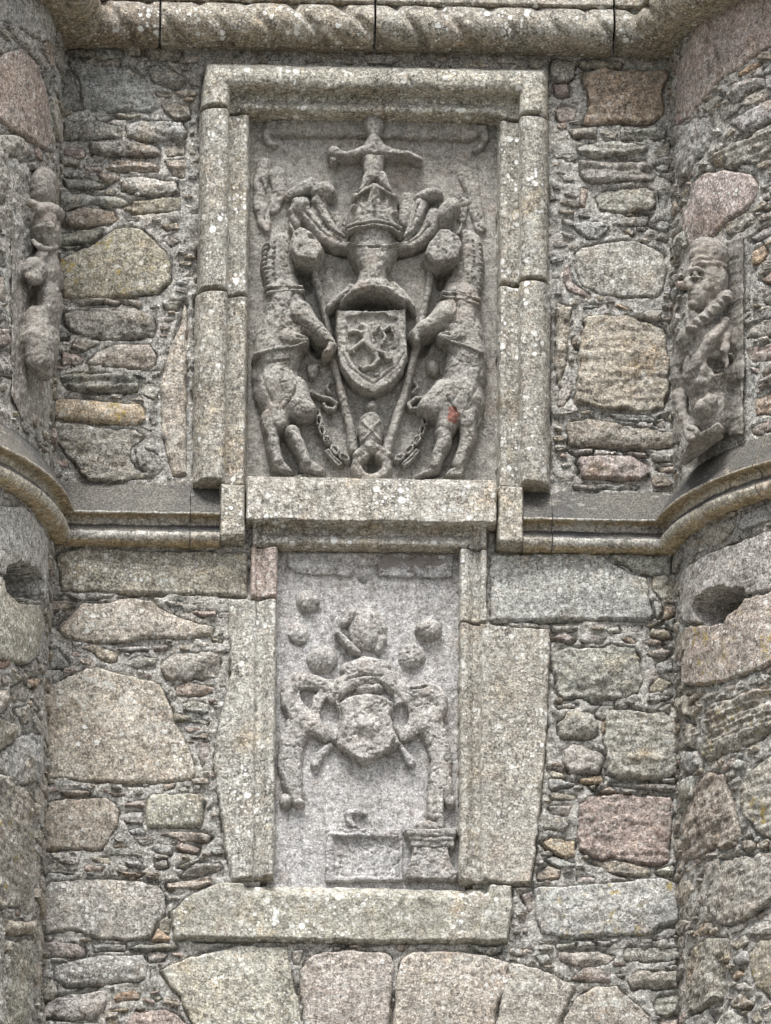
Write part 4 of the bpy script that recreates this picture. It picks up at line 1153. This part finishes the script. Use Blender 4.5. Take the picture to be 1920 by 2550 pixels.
# pendant badge and ring
pb = P_('pendant', [('e', 0.075, 835, 1231 + 680, 44, 52), ('v', 0.070, 828, [(1953, 45), (1976, 78), (2031, 86), (2091, 84), (2136, 74), (2181, 70)]),
             ('c', 0.078, q((770, 780, 12), (830, 840, 14), (890, 900, 12))), ('c', 0.078, q((885, 780, 12), (830, 840, 14), (775, 900, 12))),
             ('-c', 0.012, q((800, 670, 10), (870, 690, 10)))], k=0.006)
ring = [(835 + 98 * math.cos(t), 1231 + 1056 + 82 * math.sin(t), 36) for t in [math.radians(a) for a in range(-60, 241, 15)]]
P_('ring', [('c', 0.060, ring), ('c', 0.066, q((735, 990, 28), (780, 950, 26), (835, 938, 24), (890, 950, 26), (935, 985, 28))), ('c', 0.05, q((810, 965, 20), (870, 965, 20)))], parent=pb, k=0.006)
# order chain: one link after the other
def link(x, y, a, L, w, H=0.045):
    dx, dy = math.cos(a) * L / 2, math.sin(a) * L / 2
    nx, ny = -math.sin(a) * w, math.cos(a) * w
    pts = [(x - dx, y - dy), (x - dx * .6 + nx, y - dy * .6 + ny), (x + dx * .6 + nx, y + dy * .6 + ny), (x + dx, y + dy), (x + dx * .6 - nx, y + dy * .6 - ny), (x - dx * .6 - nx, y - dy * .6 - ny), (x - dx, y - dy)]
    return [('c', H, [(p[0], p[1] + 1231, 10) for p in pts])]
for mirror in (0, 1):
    mx = (lambda x: x) if not mirror else (lambda x: 1672 - x)
    ch = P_('collar_chain', [('c', 0.04, q(*[(mx(x), y, 10) for x, y in ((500, 700), (515, 790), (545, 880), (600, 965), (690, 1025))]))], k=0.004)
    path = [(498, 740), (505, 800), (532, 862), (570, 925), (630, 985), (690, 1022)]
    for i, ((x1, y1), (x2, y2)) in enumerate(zip(path[:-1], path[1:])):
        a = math.atan2(y2 - y1, mx(x2) - mx(x1))
        P_('link', link(mx((x1 + x2) / 2), (y1 + y2) / 2, a, 62, 15), parent=ch, k=0.004)
    P_('plate', [('p', 0.045, 8, q(*[(mx(x), y) for x, y in ((525, 965), (555, 945), (650, 1045), (625, 1070))])), ('-c', 0.01, q((mx(545), 975, 5), (mx(630), 1055, 5)))], parent=ch, k=0.004)
    P_('scroll', [('c', 0.05, q(*[(mx(x), y, 15) for x, y in ((450, 585), (500, 620), (560, 625), (605, 660), (590, 695), (545, 690), (530, 665))])),
                  ('c', 0.045, q(*[(mx(x), y, 14) for x, y in ((480, 700), (455, 680), (440, 650))])), ('c', 0.045, q(*[(mx(x), y, 13) for x, y in ((560, 520), (545, 560), (570, 590))])),
                  ('c', 0.045, q((mx(340), 530, 13), (mx(400), 560, 14), (mx(455), 600, 14)))], parent=ch, k=0.004)
P_('leaf', [('p', 0.045, 20, q((425, 410), (495, 405), (490, 460), (465, 500), (435, 505), (420, 460)))], k=0.005)
P_('leaf', [('e', 0.060, 1225, 1231 + 425, 48, 62, 0.3)], k=0.005)
# supporters
ul = P_('unicorn', [('c', 0.095, [(265, 880, 92), (250, 960, 100), (250, 1080, 100), (275, 1180, 122)]),
               ('c', 0.115, [(275, 1200, 124), (290, 1330, 148), (255, 1470, 158), (232, 1590, 145)]), ('c', 0.13, [(370, 1320, 100), (440, 1390, 72)]),
               ('c', 0.10, [(225, 1620, 142), (215, 1700, 140)]), ('e', 0.125, 235, 1231 + 540, 160, 200), ('c', 0.12, q((300, 600, 150), (370, 680, 105), (430, 700, 60))),
               ('c', 0.11, q((250, 700, 110), (240, 780, 70))),
               ('-c', 0.008, [(150, 920, 8), (200, 940, 8)]), ('-c', 0.008, [(150, 990, 8), (195, 1000, 8)]), ('-c', 0.008, [(148, 1060, 8), (195, 1070, 8)]),
               ('-c', 0.010, q((170, 448, 7), (240, 440, 7), (330, 425, 7))), ('-c', 0.012, [(330, 1230, 9), (300, 1330, 9), (330, 1420, 9), (400, 1440, 9)]), ('-c', 0.010, q((330, 470, 8), (360, 560, 8), (330, 660, 8), (270, 740, 8))),
               ('-c', 0.008, [(150, 1320, 7), (170, 1440, 7)]), ('-c', 0.008, [(200, 1310, 7), (215, 1420, 7)]), ('-c', 0.010, q((130, 480, 8), (150, 600, 8), (200, 690, 8)))], k=0.012)
P_('mane', [('e', 0.085, 165 - 14 * math.sin(i * 0.5), 880 + i * 30, 30, 20, 0.4) for i in range(10)] + [('e', 0.105, 215 - 8 * math.sin(i * 0.5), 870 + i * 34, 26, 16, 0.5) for i in range(8)], parent=ul, k=0.004)
P_('ear', [('c', 0.15, [(330, 830, 22), (315, 790, 16), (310, 765, 8)])], parent=ul, k=0.004)
P_('broken_head', [('p', 0.155, 26, [(300, 900), (318, 820), (370, 780), (450, 815), (505, 870), (538, 930), (488, 1022), (420, 1010), (345, 1000), (305, 950)]), ('-c', 0.02, [(440, 900, 16), (500, 910, 14)])], parent=ul, k=0.008)
P_('collar', [('c', 0.118, [(160, 1170, 14), (260, 1158, 16), (390, 1166, 14)]), ('c', 0.118, [(166, 1205, 14), (270, 1185, 16), (400, 1190, 13)])], parent=ul, k=0.004)
P_('girth_band', [('c', 0.128, [(88, 1600, 18), (160, 1575, 20), (250, 1560, 20), (340, 1545, 20), (415, 1520, 16)])], parent=ul, k=0.005)
P_('foreleg', [('c', 0.140, [(405, 1350, 72), (480, 1420, 58), (540, 1480, 46), (580, 1530, 36), (560, 1570, 30), (530, 1590, 16)]), ('-c', 0.012, [(540, 1555, 6), (590, 1560, 6)])], parent=ul, k=0.008)
P_('foreleg', [('c', 0.130, [(280, 1480, 66), (350, 1490, 58), (395, 1500, 40)]), ('-c', 0.014, [(360, 1490, 6), (415, 1480, 6)]), ('-c', 0.014, [(350, 1520, 6), (410, 1525, 6)])], parent=ul, k=0.008)
P_('hind_leg', [('c', 0.11, q((325, 845, 56), (355, 900, 50), (390, 970, 44), (415, 1040, 42))), ('p', 0.09, 14, q((372, 1050), (455, 1025), (540, 1098), (530, 1122), (460, 1116), (385, 1088)))], parent=ul, k=0.008)
P_('hind_leg', [('c', 0.10, q((185, 740, 58), (192, 830, 52), (205, 930, 44), (232, 1030, 44))), ('p', 0.085, 14, q((188, 1060), (268, 1030), (335, 1098), (318, 1118), (240, 1100)))], parent=ul, k=0.008)
P_('tail', [('c', 0.04, q((95, 560, 12), (115, 640, 14), (145, 710, 14), (165, 785, 12)))], parent=ul, k=0.005)
P_('mound', [('p', 0.05, 16, q((235, 1150), (330, 1120), (420, 1100), (532, 1120), (525, 1170), (400, 1152), (280, 1172)))], k=0.006)
ur_ = P_('unicorn', [('c', 0.095, [(1440, 860, 95), (1452, 960, 98), (1445, 1080, 100), (1405, 1190, 122)]),
               ('c', 0.115, [(1400, 1210, 124), (1385, 1340, 140), (1420, 1470, 135), (1455, 1600, 115)]), ('c', 0.13, [(1310, 1320, 96), (1240, 1380, 70)]),
               ('c', 0.11, q((1440, 350, 120), (1430, 460, 135))), ('e', 0.125, 1410, 1231 + 600, 152, 215, 0.1), ('c', 0.12, q((1320, 620, 140), (1230, 670, 95), (1170, 680, 50))),
               ('c', 0.115, q((1330, 720, 105), (1310, 800, 70))), ('c', 0.11, q((1430, 720, 90), (1440, 790, 56))), ('-c', 0.012, [(1350, 1230, 9), (1380, 1330, 9), (1350, 1420, 9), (1290, 1430, 9)]), ('-c', 0.010, q((1310, 480, 8), (1280, 570, 8), (1310, 680, 8), (1370, 760, 8))),
               ('-c', 0.008, [(1500, 1340, 7), (1480, 1450, 7)]), ('-c', 0.010, q((1520, 480, 8), (1500, 600, 8), (1450, 700, 8)))], k=0.012)
P_('mane', [('e', 0.085, 1520 + 10 * math.sin(i * 0.5), 880 + i * 31, 28, 20, -0.4) for i in range(10)] + [('e', 0.105, 1475 + 8 * math.sin(i * 0.5), 860 + i * 34, 26, 16, -0.5) for i in range(8)], parent=ur_, k=0.004)
P_('ear', [('c', 0.15, [(1390, 830, 22), (1402, 795, 16), (1405, 770, 8)])], parent=ur_, k=0.004)
P_('broken_head', [('p', 0.155, 26, [(1163, 960), (1195, 880), (1260, 800), (1330, 800), (1400, 850), (1425, 920), (1385, 1005), (1300, 1025), (1240, 1045), (1195, 1005)])], parent=ur_, k=0.008)
P_('collar', [('c', 0.118, [(1285, 1195, 13), (1400, 1215, 16), (1520, 1245, 14)]), ('c', 0.118, [(1275, 1222, 12), (1390, 1245, 15), (1515, 1275, 13)])], parent=ur_, k=0.004)
P_('girth_band', [('c', 0.128, [(1260, 1475, 14), (1350, 1520, 17), (1450, 1550, 17), (1540, 1590, 15)])], parent=ur_, k=0.005)
P_('foreleg', [('c', 0.140, [(1285, 1335, 70), (1210, 1390, 58), (1150, 1425, 46), (1105, 1460, 36), (1120, 1505, 26)])], parent=ur_, k=0.008)
P_('foreleg', [('c', 0.130, [(1400, 1470, 60), (1330, 1480, 50), (1280, 1475, 36)]), ('-c', 0.014, [(1260, 1465, 6), (1330, 1485, 6)]), ('-c', 0.014, [(1275, 1495, 6), (1330, 1510, 6)])], parent=ur_, k=0.008)
P_('hind_leg', [('c', 0.11, q((1295, 850, 60), (1300, 900, 52), (1262, 980, 44), (1238, 1055, 42))), ('p', 0.09, 14, q((1103, 1132), (1170, 1095), (1260, 1050), (1275, 1100), (1180, 1122), (1120, 1142)))], parent=ur_, k=0.008)
P_('hind_leg', [('c', 0.10, q((1445, 800, 62), (1450, 880, 56), (1425, 950, 44), (1385, 1050, 42))), ('p', 0.085, 14, q((1290, 1130), (1330, 1085), (1420, 1060), (1432, 1100), (1400, 1138)))], parent=ur_, k=0.008)
P_('tail', [('c', 0.04, q((1470, 815, 12), (1510, 800, 14), (1528, 760, 14), (1520, 720, 12)))], parent=ur_, k=0.005)
P_('mound', [('p', 0.05, 16, q((1108, 1160), (1250, 1130), (1420, 1118), (1412, 1178), (1300, 1165), (1200, 1180)))], k=0.006)

PL = (0.39, 0.384, 0.384); PLD = (0.355, 0.342, 0.328)
L_ = Panel(T_LP, -0.028, M_PANEL2, PL)
L_.slab(LOL - 0.03, LOR + 0.03, LOB - 0.03, LOT + 0.03, [('N', 0.03, [(720, 280, 14), (755, 305, 22), (775, 310, 10)]), ('N', 0.008, [(190, 765, 8), (300, 805, 8)]),
        ('N', 0.008, [(1310, 310, 6), (1365, 385, 6)]), ('N', 0.008, [(1375, 455, 8), (1410, 475, 8), (1470, 462, 6)])])
N_ = lambda name, ops, **k: L_.part(name, 'N', ops, **k)
O_ = lambda name, ops, **k: L_.part(name, 'O', ops, **k)
N_('ribbon', [('p', 0.016, 10, [(180, 90), (800, 85), (1440, 105), (1440, 270), (1310, 278), (870, 262), (860, 180), (700, 190), (640, 262), (250, 246), (170, 180)])], k=0.004)
for nm, x, y, rx_, ry_, H, rot in (('knob', 330, 450, 95, 85, 0.04, -0.5), ('knob', 440, 890, 118, 112, 0.045, 0), ('knob', 1255, 665, 105, 88, 0.055, 0.2), ('knob', 1130, 870, 108, 100, 0.03, 0),
                                  ('boss', 790, 660, 150, 170, 0.045, 0), ('knob', 260, 700, 80, 90, 0.025, 0)):
    ops = [('e', H, x, y, rx_, ry_, rot)]
    if nm == 'boss': ops += [('c', 0.045, [(560, 700, 26), (640, 790, 36), (710, 850, 26)]), ('c', 0.04, [(610, 620, 30), (660, 540, 40)]), ('c', 0.035, [(910, 740, 30), (870, 830, 30)])]
    N_(nm, ops, k=0.022, rough=1.0, color=PLD)
N_('helm', [('c', 0.046, [(520, 1190, 58), (580, 1110, 70), (690, 1050, 72), (820, 1020, 74), (940, 1050, 70), (1040, 1140, 66), (1090, 1210, 50)]), ('c', 0.045, [(640, 980, 60), (780, 940, 70), (900, 960, 60)]),
            ('-c', 0.012, [(620, 1085, 9), (700, 1050, 10), (800, 1040, 10), (900, 1050, 9)])], k=0.02, rough=1.0, color=PLD)
N_('visor', [('e', 0.042, 770, 1125, 80, 50), ('e', 0.05, 860, 1120, 56, 40)], k=0.01, rough=1.2, color=PLD)
N_('shield', [('p', 0.056, 34, [(565, 1240), (640, 1195), (780, 1165), (900, 1175), (990, 1240), (965, 1340), (1000, 1450), (1042, 1556), (1000, 1590), (930, 1625), (830, 1680), (770, 1718), (700, 1680), (595, 1612), (545, 1556), (560, 1480), (590, 1340)]),
              ('c', 0.075, [(985, 1500, 10), (960, 1570, 12)]), ('e', 0.08, 950, 1590, 26, 20), ('e', 0.075, 780, 1420, 150, 120)], k=0.018, rough=1.0, color=PLD)
sl = N_('supporter', [('p', 0.038, 30, [(255, 985), (360, 1030), (440, 1050), (560, 1060), (600, 1150), (575, 1230), (600, 1330), (585, 1440), (548, 1560), (450, 1500), (370, 1470), (300, 1490), (230, 1480), (185, 1390), (130, 1260), (112, 1160), (150, 1045)]),
                      ('c', 0.046, [(250, 1060, 70), (175, 1130, 56), (185, 1250, 60), (270, 1350, 80), (360, 1400, 80), (470, 1480, 56)]), ('c', 0.046, [(330, 1050, 50), (440, 1090, 50), (530, 1160, 50)]),
                      ('-p', 0.09, 12, [(262, 1118), (340, 1110), (425, 1130), (375, 1175), (365, 1250), (335, 1275), (275, 1210)]),
                      ('-p', 0.09, 12, [(440, 1235), (480, 1182), (545, 1228), (580, 1310), (572, 1385), (500, 1410), (440, 1385), (418, 1310)]),
                      ('-c', 0.015, [(240, 1480, 8), (310, 1545, 8)])], k=0.018, rough=1.0, color=PLD)
O_('leg', [('c', 0.042, [(150, 95, 58), (115, 180, 52), (108, 280, 50), (118, 350, 44), (135, 420, 30)])], parent=sl, k=0.018, rough=1.0, color=PLD)
O_('foot', [('e', 0.042, 92, 430, 30, 36), ('e', 0.05, 150, 440, 30, 22)], parent=sl, k=0.008, color=PLD)
O_('claw', [('c', 0.03, [(285, 190, 16), (240, 230, 20), (222, 270, 22)])], parent=sl, k=0.006)
sr = N_('supporter', [('p', 0.038, 30, [(960, 1080), (1060, 1090), (1150, 1110), (1260, 1090), (1350, 1110), (1398, 1180), (1395, 1260), (1350, 1400), (1290, 1470), (1180, 1470), (1110, 1490), (1040, 1556), (1000, 1450), (965, 1340), (990, 1240)]),
                      ('c', 0.046, [(1060, 1140, 50), (1160, 1150, 60), (1270, 1140, 60), (1345, 1200, 50), (1340, 1290, 56), (1260, 1370, 80), (1160, 1420, 76), (1070, 1500, 46)]),
                      ('-p', 0.09, 12, [(968, 1300), (1000, 1250), (1060, 1225), (1095, 1250), (1112, 1330), (1090, 1395), (1040, 1435), (990, 1385)]),
                      ('-c', 0.014, [(1130, 1150, 8), (1240, 1130, 8)])], k=0.018, rough=1.0, color=PLD)
O_('leg', [('c', 0.042, [(715, 70, 60), (752, 160, 50), (775, 260, 48), (765, 350, 46), (745, 430, 36), (735, 500, 26)]), ('c', 0.05, [(770, 440, 18), (765, 500, 20), (770, 540, 18)])], parent=sr, k=0.018, rough=1.0, color=PLD)
O_('foot', [('c', 0.042, [(680, 545, 22), (720, 540, 24), (765, 548, 22)])], parent=sr, k=0.008, color=PLD)
O_('tail', [('c', 0.05, [(810, 340, 12), (805, 410, 24), (815, 440, 22)])], parent=sr, k=0.008, color=PLD)
O_('claw', [('c', 0.03, [(590, 185, 14), (615, 225, 16), (645, 265, 20)])], parent=sr, k=0.006)
pd = O_('pedestal', [('p', 0.045, 8, [(648, 636), (800, 636), (815, 700), (840, 750), (840, 782), (612, 782), (612, 745), (640, 690)])], k=0.004, color=PLD)
O_('cornice', [('p', 0.062, 8, [(612, 558), (840, 558), (842, 588), (836, 592), (620, 592)]), ('p', 0.055, 8, [(622, 592), (836, 592), (830, 614), (632, 614)]), ('p', 0.050, 6, [(636, 614), (834, 614), (832, 638), (640, 638)])], parent=pd, k=0.003, color=PLD)
tb = O_('tablet', [('p', 0.024, 5, [(268, 556), (604, 556), (604, 786), (268, 786)]), ('-p', 0.016, 5, [(300, 592), (592, 592), (592, 770), (300, 770)]), ('c', 0.032, [(300, 582, 10), (360, 586, 12), (420, 582, 10)])], k=0.003)
O_('sprout', [('c', 0.026, [(408, 552, 12), (372, 520, 16), (365, 490, 18), (400, 478, 14), (440, 488, 12)])], parent=tb, k=0.005)

# ------------------------------------------------------------------ carved figures on the towers (voxel-joined bodies)
def blob_mesh(prims, voxel, smooth=3, dents=(), drape=0.0):
    bm = bmesh.new()
    for p in prims:
        if p[0] == 'e':
            _, c, rad, rot = p
            M = Matrix.Translation(Vector(c)) @ Matrix.Rotation(rot, 4, 'Y') @ Matrix.Diagonal((*rad, 1))
            bmesh.ops.create_icosphere(bm, subdivisions=3, radius=1.0, matrix=M)
        elif p[0] == 'c':
            pts = p[1]
            for (a, ra), (b, rb) in zip(pts[:-1], pts[1:]):
                n = max(2, int((Vector(b) - Vector(a)).length / (min(ra, rb) * 0.35)))
                for i in range(n + 1):
                    t = i / n; c = Vector(a).lerp(Vector(b), t); r_ = ra + (rb - ra) * t
                    bmesh.ops.create_icosphere(bm, subdivisions=2, radius=r_, matrix=Matrix.Translation(c))
        elif p[0] == 'b':                 # convex block from corner points
            vs_ = [bm.verts.new(c) for c in p[1]]
            bmesh.ops.convex_hull(bm, input=vs_)
    me = bpy.data.meshes.new('tmp'); bm.to_mesh(me); bm.free()
    o = bpy.data.objects.new('tmp', me); COL.objects.link(o)
    r_ = o.modifiers.new('r', 'REMESH'); r_.mode = 'VOXEL'; r_.voxel_size = voxel
    if smooth:
        s_ = o.modifiers.new('s', 'SMOOTH'); s_.iterations = smooth; s_.factor = 0.5
    dg = bpy.context.evaluated_depsgraph_get(); dg.update()
    ev = o.evaluated_get(dg); m2 = ev.to_mesh()
    nv = len(m2.vertices); V = np.empty(nv * 3, np.float32); m2.vertices.foreach_get('co', V); V = V.reshape(-1, 3).astype(float)
    Nn = np.empty(nv * 3, np.float32); m2.vertices.foreach_get('normal', Nn); Nn = Nn.reshape(-1, 3)
    F = [tuple(p.vertices) for p in m2.polygons]
    F = np.array([x if len(x) == 4 else (*x, x[-1]) for x in F if len(x) >= 3])
    F = F[F[:, 2] != F[:, 3]]
    ev.to_mesh_clear(); bpy.data.objects.remove(o); bpy.data.meshes.remove(me)
    if drape:
        V += Nn * (drape * (fbm(V[:, 0] * 16 - V[:, 2] * 11 + V[:, 1] * 9, V[:, 2] * 10 + V[:, 0] * 9, 3, 87)))[:, None] * sstep(0.0, 0.1, (drape_z - V[:, 2]))[:, None]
    for c, r_, dp in dents:
        d_ = np.linalg.norm(V - np.array(c), axis=1); V -= Nn * (dp * np.clip(1 - (d_ / r_) ** 2, 0, 1) ** 0.5)[:, None]
    V += Nn * (0.006 * fbm(V[:, 0] * 22 + V[:, 1] * 17, V[:, 2] * 22, 3, 81) + 0.003 * fbm(V[:, 0] * 70 + V[:, 1] * 60, V[:, 2] * 70, 2, 83))[:, None]
    return V, F
def wp(px, py, y):          # photo pixel at a chosen distance in front of the wall plane
    return tuple(at(px, py, -y))
STAT = (0.25, 0.235, 0.215)
T_FR = Thing('carved_figure', wp(1790, 1100, -0.32), 'stone bust in a ribbed cap with plaited collar, on the right tower', 'carved figure', 'carved figures on the towers')
def E(px, py, y, a, b, c, rot=0.0): return ('e', wp(px, py, y), (a, b, c), rot)
def Cc(*p): return ('c', [(wp(x, y, d), r_) for x, y, d, r_ in p])
def wr(px, py, y): return wp(px, py, y - 0.23)
def E(px, py, y, a, b, c, rot=0.0): return ('e', wr(px, py, y), (a, b, c), rot)
def Cc(*p): return ('c', [(wr(x, y, d), r_) for x, y, d, r_ in p])
prims = [
    ('b', [wr(1812, 602, -0.34), wr(1850, 588, -0.42), wr(1812, 1085, -0.34), wr(1850, 1080, -0.42), wr(1790, 605, -0.10), wr(1865, 585, -0.20), wr(1790, 1090, -0.10), wr(1865, 1085, -0.20)]),
    E(1765, 700, -0.40, 0.080, 0.085, 0.125), E(1746, 735, -0.42, 0.054, 0.065, 0.078),            # skull and jaw
    E(1766, 640, -0.40, 0.088, 0.095, 0.075), E(1755, 622, -0.40, 0.066, 0.085, 0.048),            # cap
    Cc((1722, 664, -0.45, 0.009), (1748, 655, -0.485, 0.010), (1785, 655, -0.475, 0.010), (1808, 662, -0.44, 0.009)),
    Cc((1722, 650, -0.45, 0.009), (1748, 641, -0.485, 0.010), (1785, 641, -0.475, 0.010), (1808, 648, -0.44, 0.009)),
    Cc((1720, 674, -0.47, 0.010), (1735, 669, -0.485, 0.010), (1752, 676, -0.485, 0.007)), E(1730, 682, -0.485, 0.013, 0.01, 0.008), Cc((1722, 690, -0.48, 0.006), (1745, 690, -0.487, 0.006)),
    Cc((1717, 672, -0.46, 0.012), (1712, 700, -0.46, 0.018), (1716, 715, -0.465, 0.014)),         # worn nose
    Cc((1722, 730, -0.468, 0.008), (1740, 729, -0.478, 0.007)), Cc((1722, 742, -0.465, 0.009), (1740, 741, -0.475, 0.007)), E(1727, 760, -0.45, 0.024, 0.03, 0.022),
    E(1757, 714, -0.465, 0.026, 0.025, 0.034),
    Cc((1796, 672, -0.46, 0.012), (1804, 684, -0.46, 0.012), (1797, 702, -0.46, 0.010)),           # ear
]
prims += [Cc((1810, 738, -0.44, 0.026), (1782, 768, -0.46, 0.030), (1752, 795, -0.46, 0.030), (1722, 818, -0.42, 0.026))]       # plaited collar
prims += [E(1808 - i * 14, 742 + i * 13, -0.465, 0.028, 0.034, 0.012, 0.9 if i % 2 else 0.3) for i in range(7)]
prims += [
    E(1765, 850, -0.36, 0.12, 0.10, 0.10), E(1768, 930, -0.35, 0.105, 0.095, 0.16), E(1775, 1010, -0.34, 0.09, 0.08, 0.14), E(1722, 855, -0.33, 0.055, 0.08, 0.075),
    Cc((1708, 850, -0.33, 0.045), (1692, 910, -0.27, 0.036), (1692, 975, -0.25, 0.030), (1702, 1035, -0.29, 0.027), (1716, 1066, -0.35, 0.024)),
    Cc((1806, 800, -0.44, 0.022), (1770, 850, -0.46, 0.026), (1735, 905, -0.43, 0.024), (1715, 945, -0.38, 0.016)),      # folds of the mantle
    Cc((1812, 840, -0.44, 0.020), (1800, 880, -0.46, 0.022), (1808, 925, -0.45, 0.024)), Cc((1745, 830, -0.45, 0.018), (1725, 880, -0.42, 0.020)),
    Cc((1758, 890, -0.44, 0.018), (1745, 950, -0.42, 0.018)), E(1755, 1020, -0.40, 0.042, 0.04, 0.045, 0.5), E(1770, 1000, -0.42, 0.03, 0.03, 0.03), E(1720, 1074, -0.37, 0.026, 0.03, 0.022),
]
prims += [Cc((1711 + 5 * i, 1080 - 7 * i, -0.39, 0.008), (1720 + 5 * i, 1094 - 7 * i, -0.42, 0.008), (1724 + 5 * i, 1098 - 7 * i, -0.41, 0.007)) for i in range(4)]
prims += [Cc((1716, 1062, -0.40, 0.009), (1728, 1068, -0.43, 0.008))]
drape_z = wr(1760, 810, -0.4)[2]
V, F = blob_mesh(prims, 0.0055, 2, dents=[(wr(1786, 896, -0.47), 0.045, 0.07), (wr(1788, 915, -0.46), 0.03, 0.05)], drape=0.016)
add_part('bust', V, F, M_PANEL, T_FR, STAT)
V, F = blob_mesh([('b', [wr(1694, 1140, -0.14), wr(1702, 1128, -0.32), wr(1722, 1096, -0.40), wr(1788, 1050, -0.47), wr(1804, 1066, -0.46), wr(1802, 1092, -0.40), wr(1765, 1112, -0.34), wr(1708, 1158, -0.26), wr(1770, 1085, -0.10), wr(1700, 1160, -0.06)])], 0.0055, 1)
add_part('corbel', V, F, M_PANEL, T_FR, STAT)
def wl_(px, py, y): return wp(px, py, y - 0.05)
def E(px, py, y, a, b, c, rot=0.0): return ('e', wl_(px, py, y), (a, b, c), rot)
def Cc(*p): return ('c', [(wl_(x, y, d), r_) for x, y, d, r_ in p])
T_FL = Thing('carved_figure', wp(90, 940, -0.45), 'weathered figure in a heavy hat with a sack-like shape, on the left tower', 'carved figure', 'carved figures on the towers')
prims = [
    ('b', [wl_(28, 415, -0.62), wl_(60, 410, -0.50), wl_(28, 985, -0.62), wl_(60, 1060, -0.50), wl_(40, 415, -0.40), wl_(120, 440, -0.10), wl_(40, 985, -0.40), wl_(118, 1050, -0.15), wl_(110, 430, -0.30), wl_(105, 1060, -0.30)]),
    E(102, 480, -0.42, 0.060, 0.11, 0.10), E(110, 455, -0.40, 0.052, 0.10, 0.06),                       # hat crown
    Cc((75, 505, -0.56, 0.018), (98, 520, -0.55, 0.026), (125, 522, -0.48, 0.030), (143, 530, -0.40, 0.027), (150, 540, -0.34, 0.022)),
    E(108, 570, -0.44, 0.058, 0.11, 0.095), E(118, 600, -0.44, 0.045, 0.08, 0.06),
    E(126, 560, -0.535, 0.016, 0.015, 0.010), E(126, 566, -0.54, 0.018, 0.012, 0.005), E(140, 575, -0.46, 0.012, 0.03, 0.03),
    Cc((82, 600, -0.54, 0.010), (96, 614, -0.55, 0.012), (118, 622, -0.53, 0.012), (140, 616, -0.46, 0.011)),
    E(112, 690, -0.40, 0.068, 0.12, 0.13), E(85, 675, -0.53, 0.055, 0.05, 0.060), E(84, 692, -0.555, 0.036, 0.03, 0.032),
    E(118, 770, -0.40, 0.058, 0.12, 0.16), E(116, 850, -0.38, 0.055, 0.12, 0.14), E(146, 700, -0.30, 0.02, 0.05, 0.05),
    Cc((92, 790, -0.50, 0.050), (95, 850, -0.52, 0.066), (100, 900, -0.52, 0.060), (108, 925, -0.50, 0.042)), E(108, 935, -0.50, 0.040, 0.04, 0.02),
    Cc((130, 700, -0.46, 0.03), (135, 760, -0.44, 0.03), (128, 800, -0.44, 0.022)),
]
V, F = blob_mesh(prims, 0.0055, 2)
add_part('bust', V, F, M_PANEL, T_FL, STAT)

for o in bpy.data.objects:
    if '_c' in o.keys(): del o['_c']
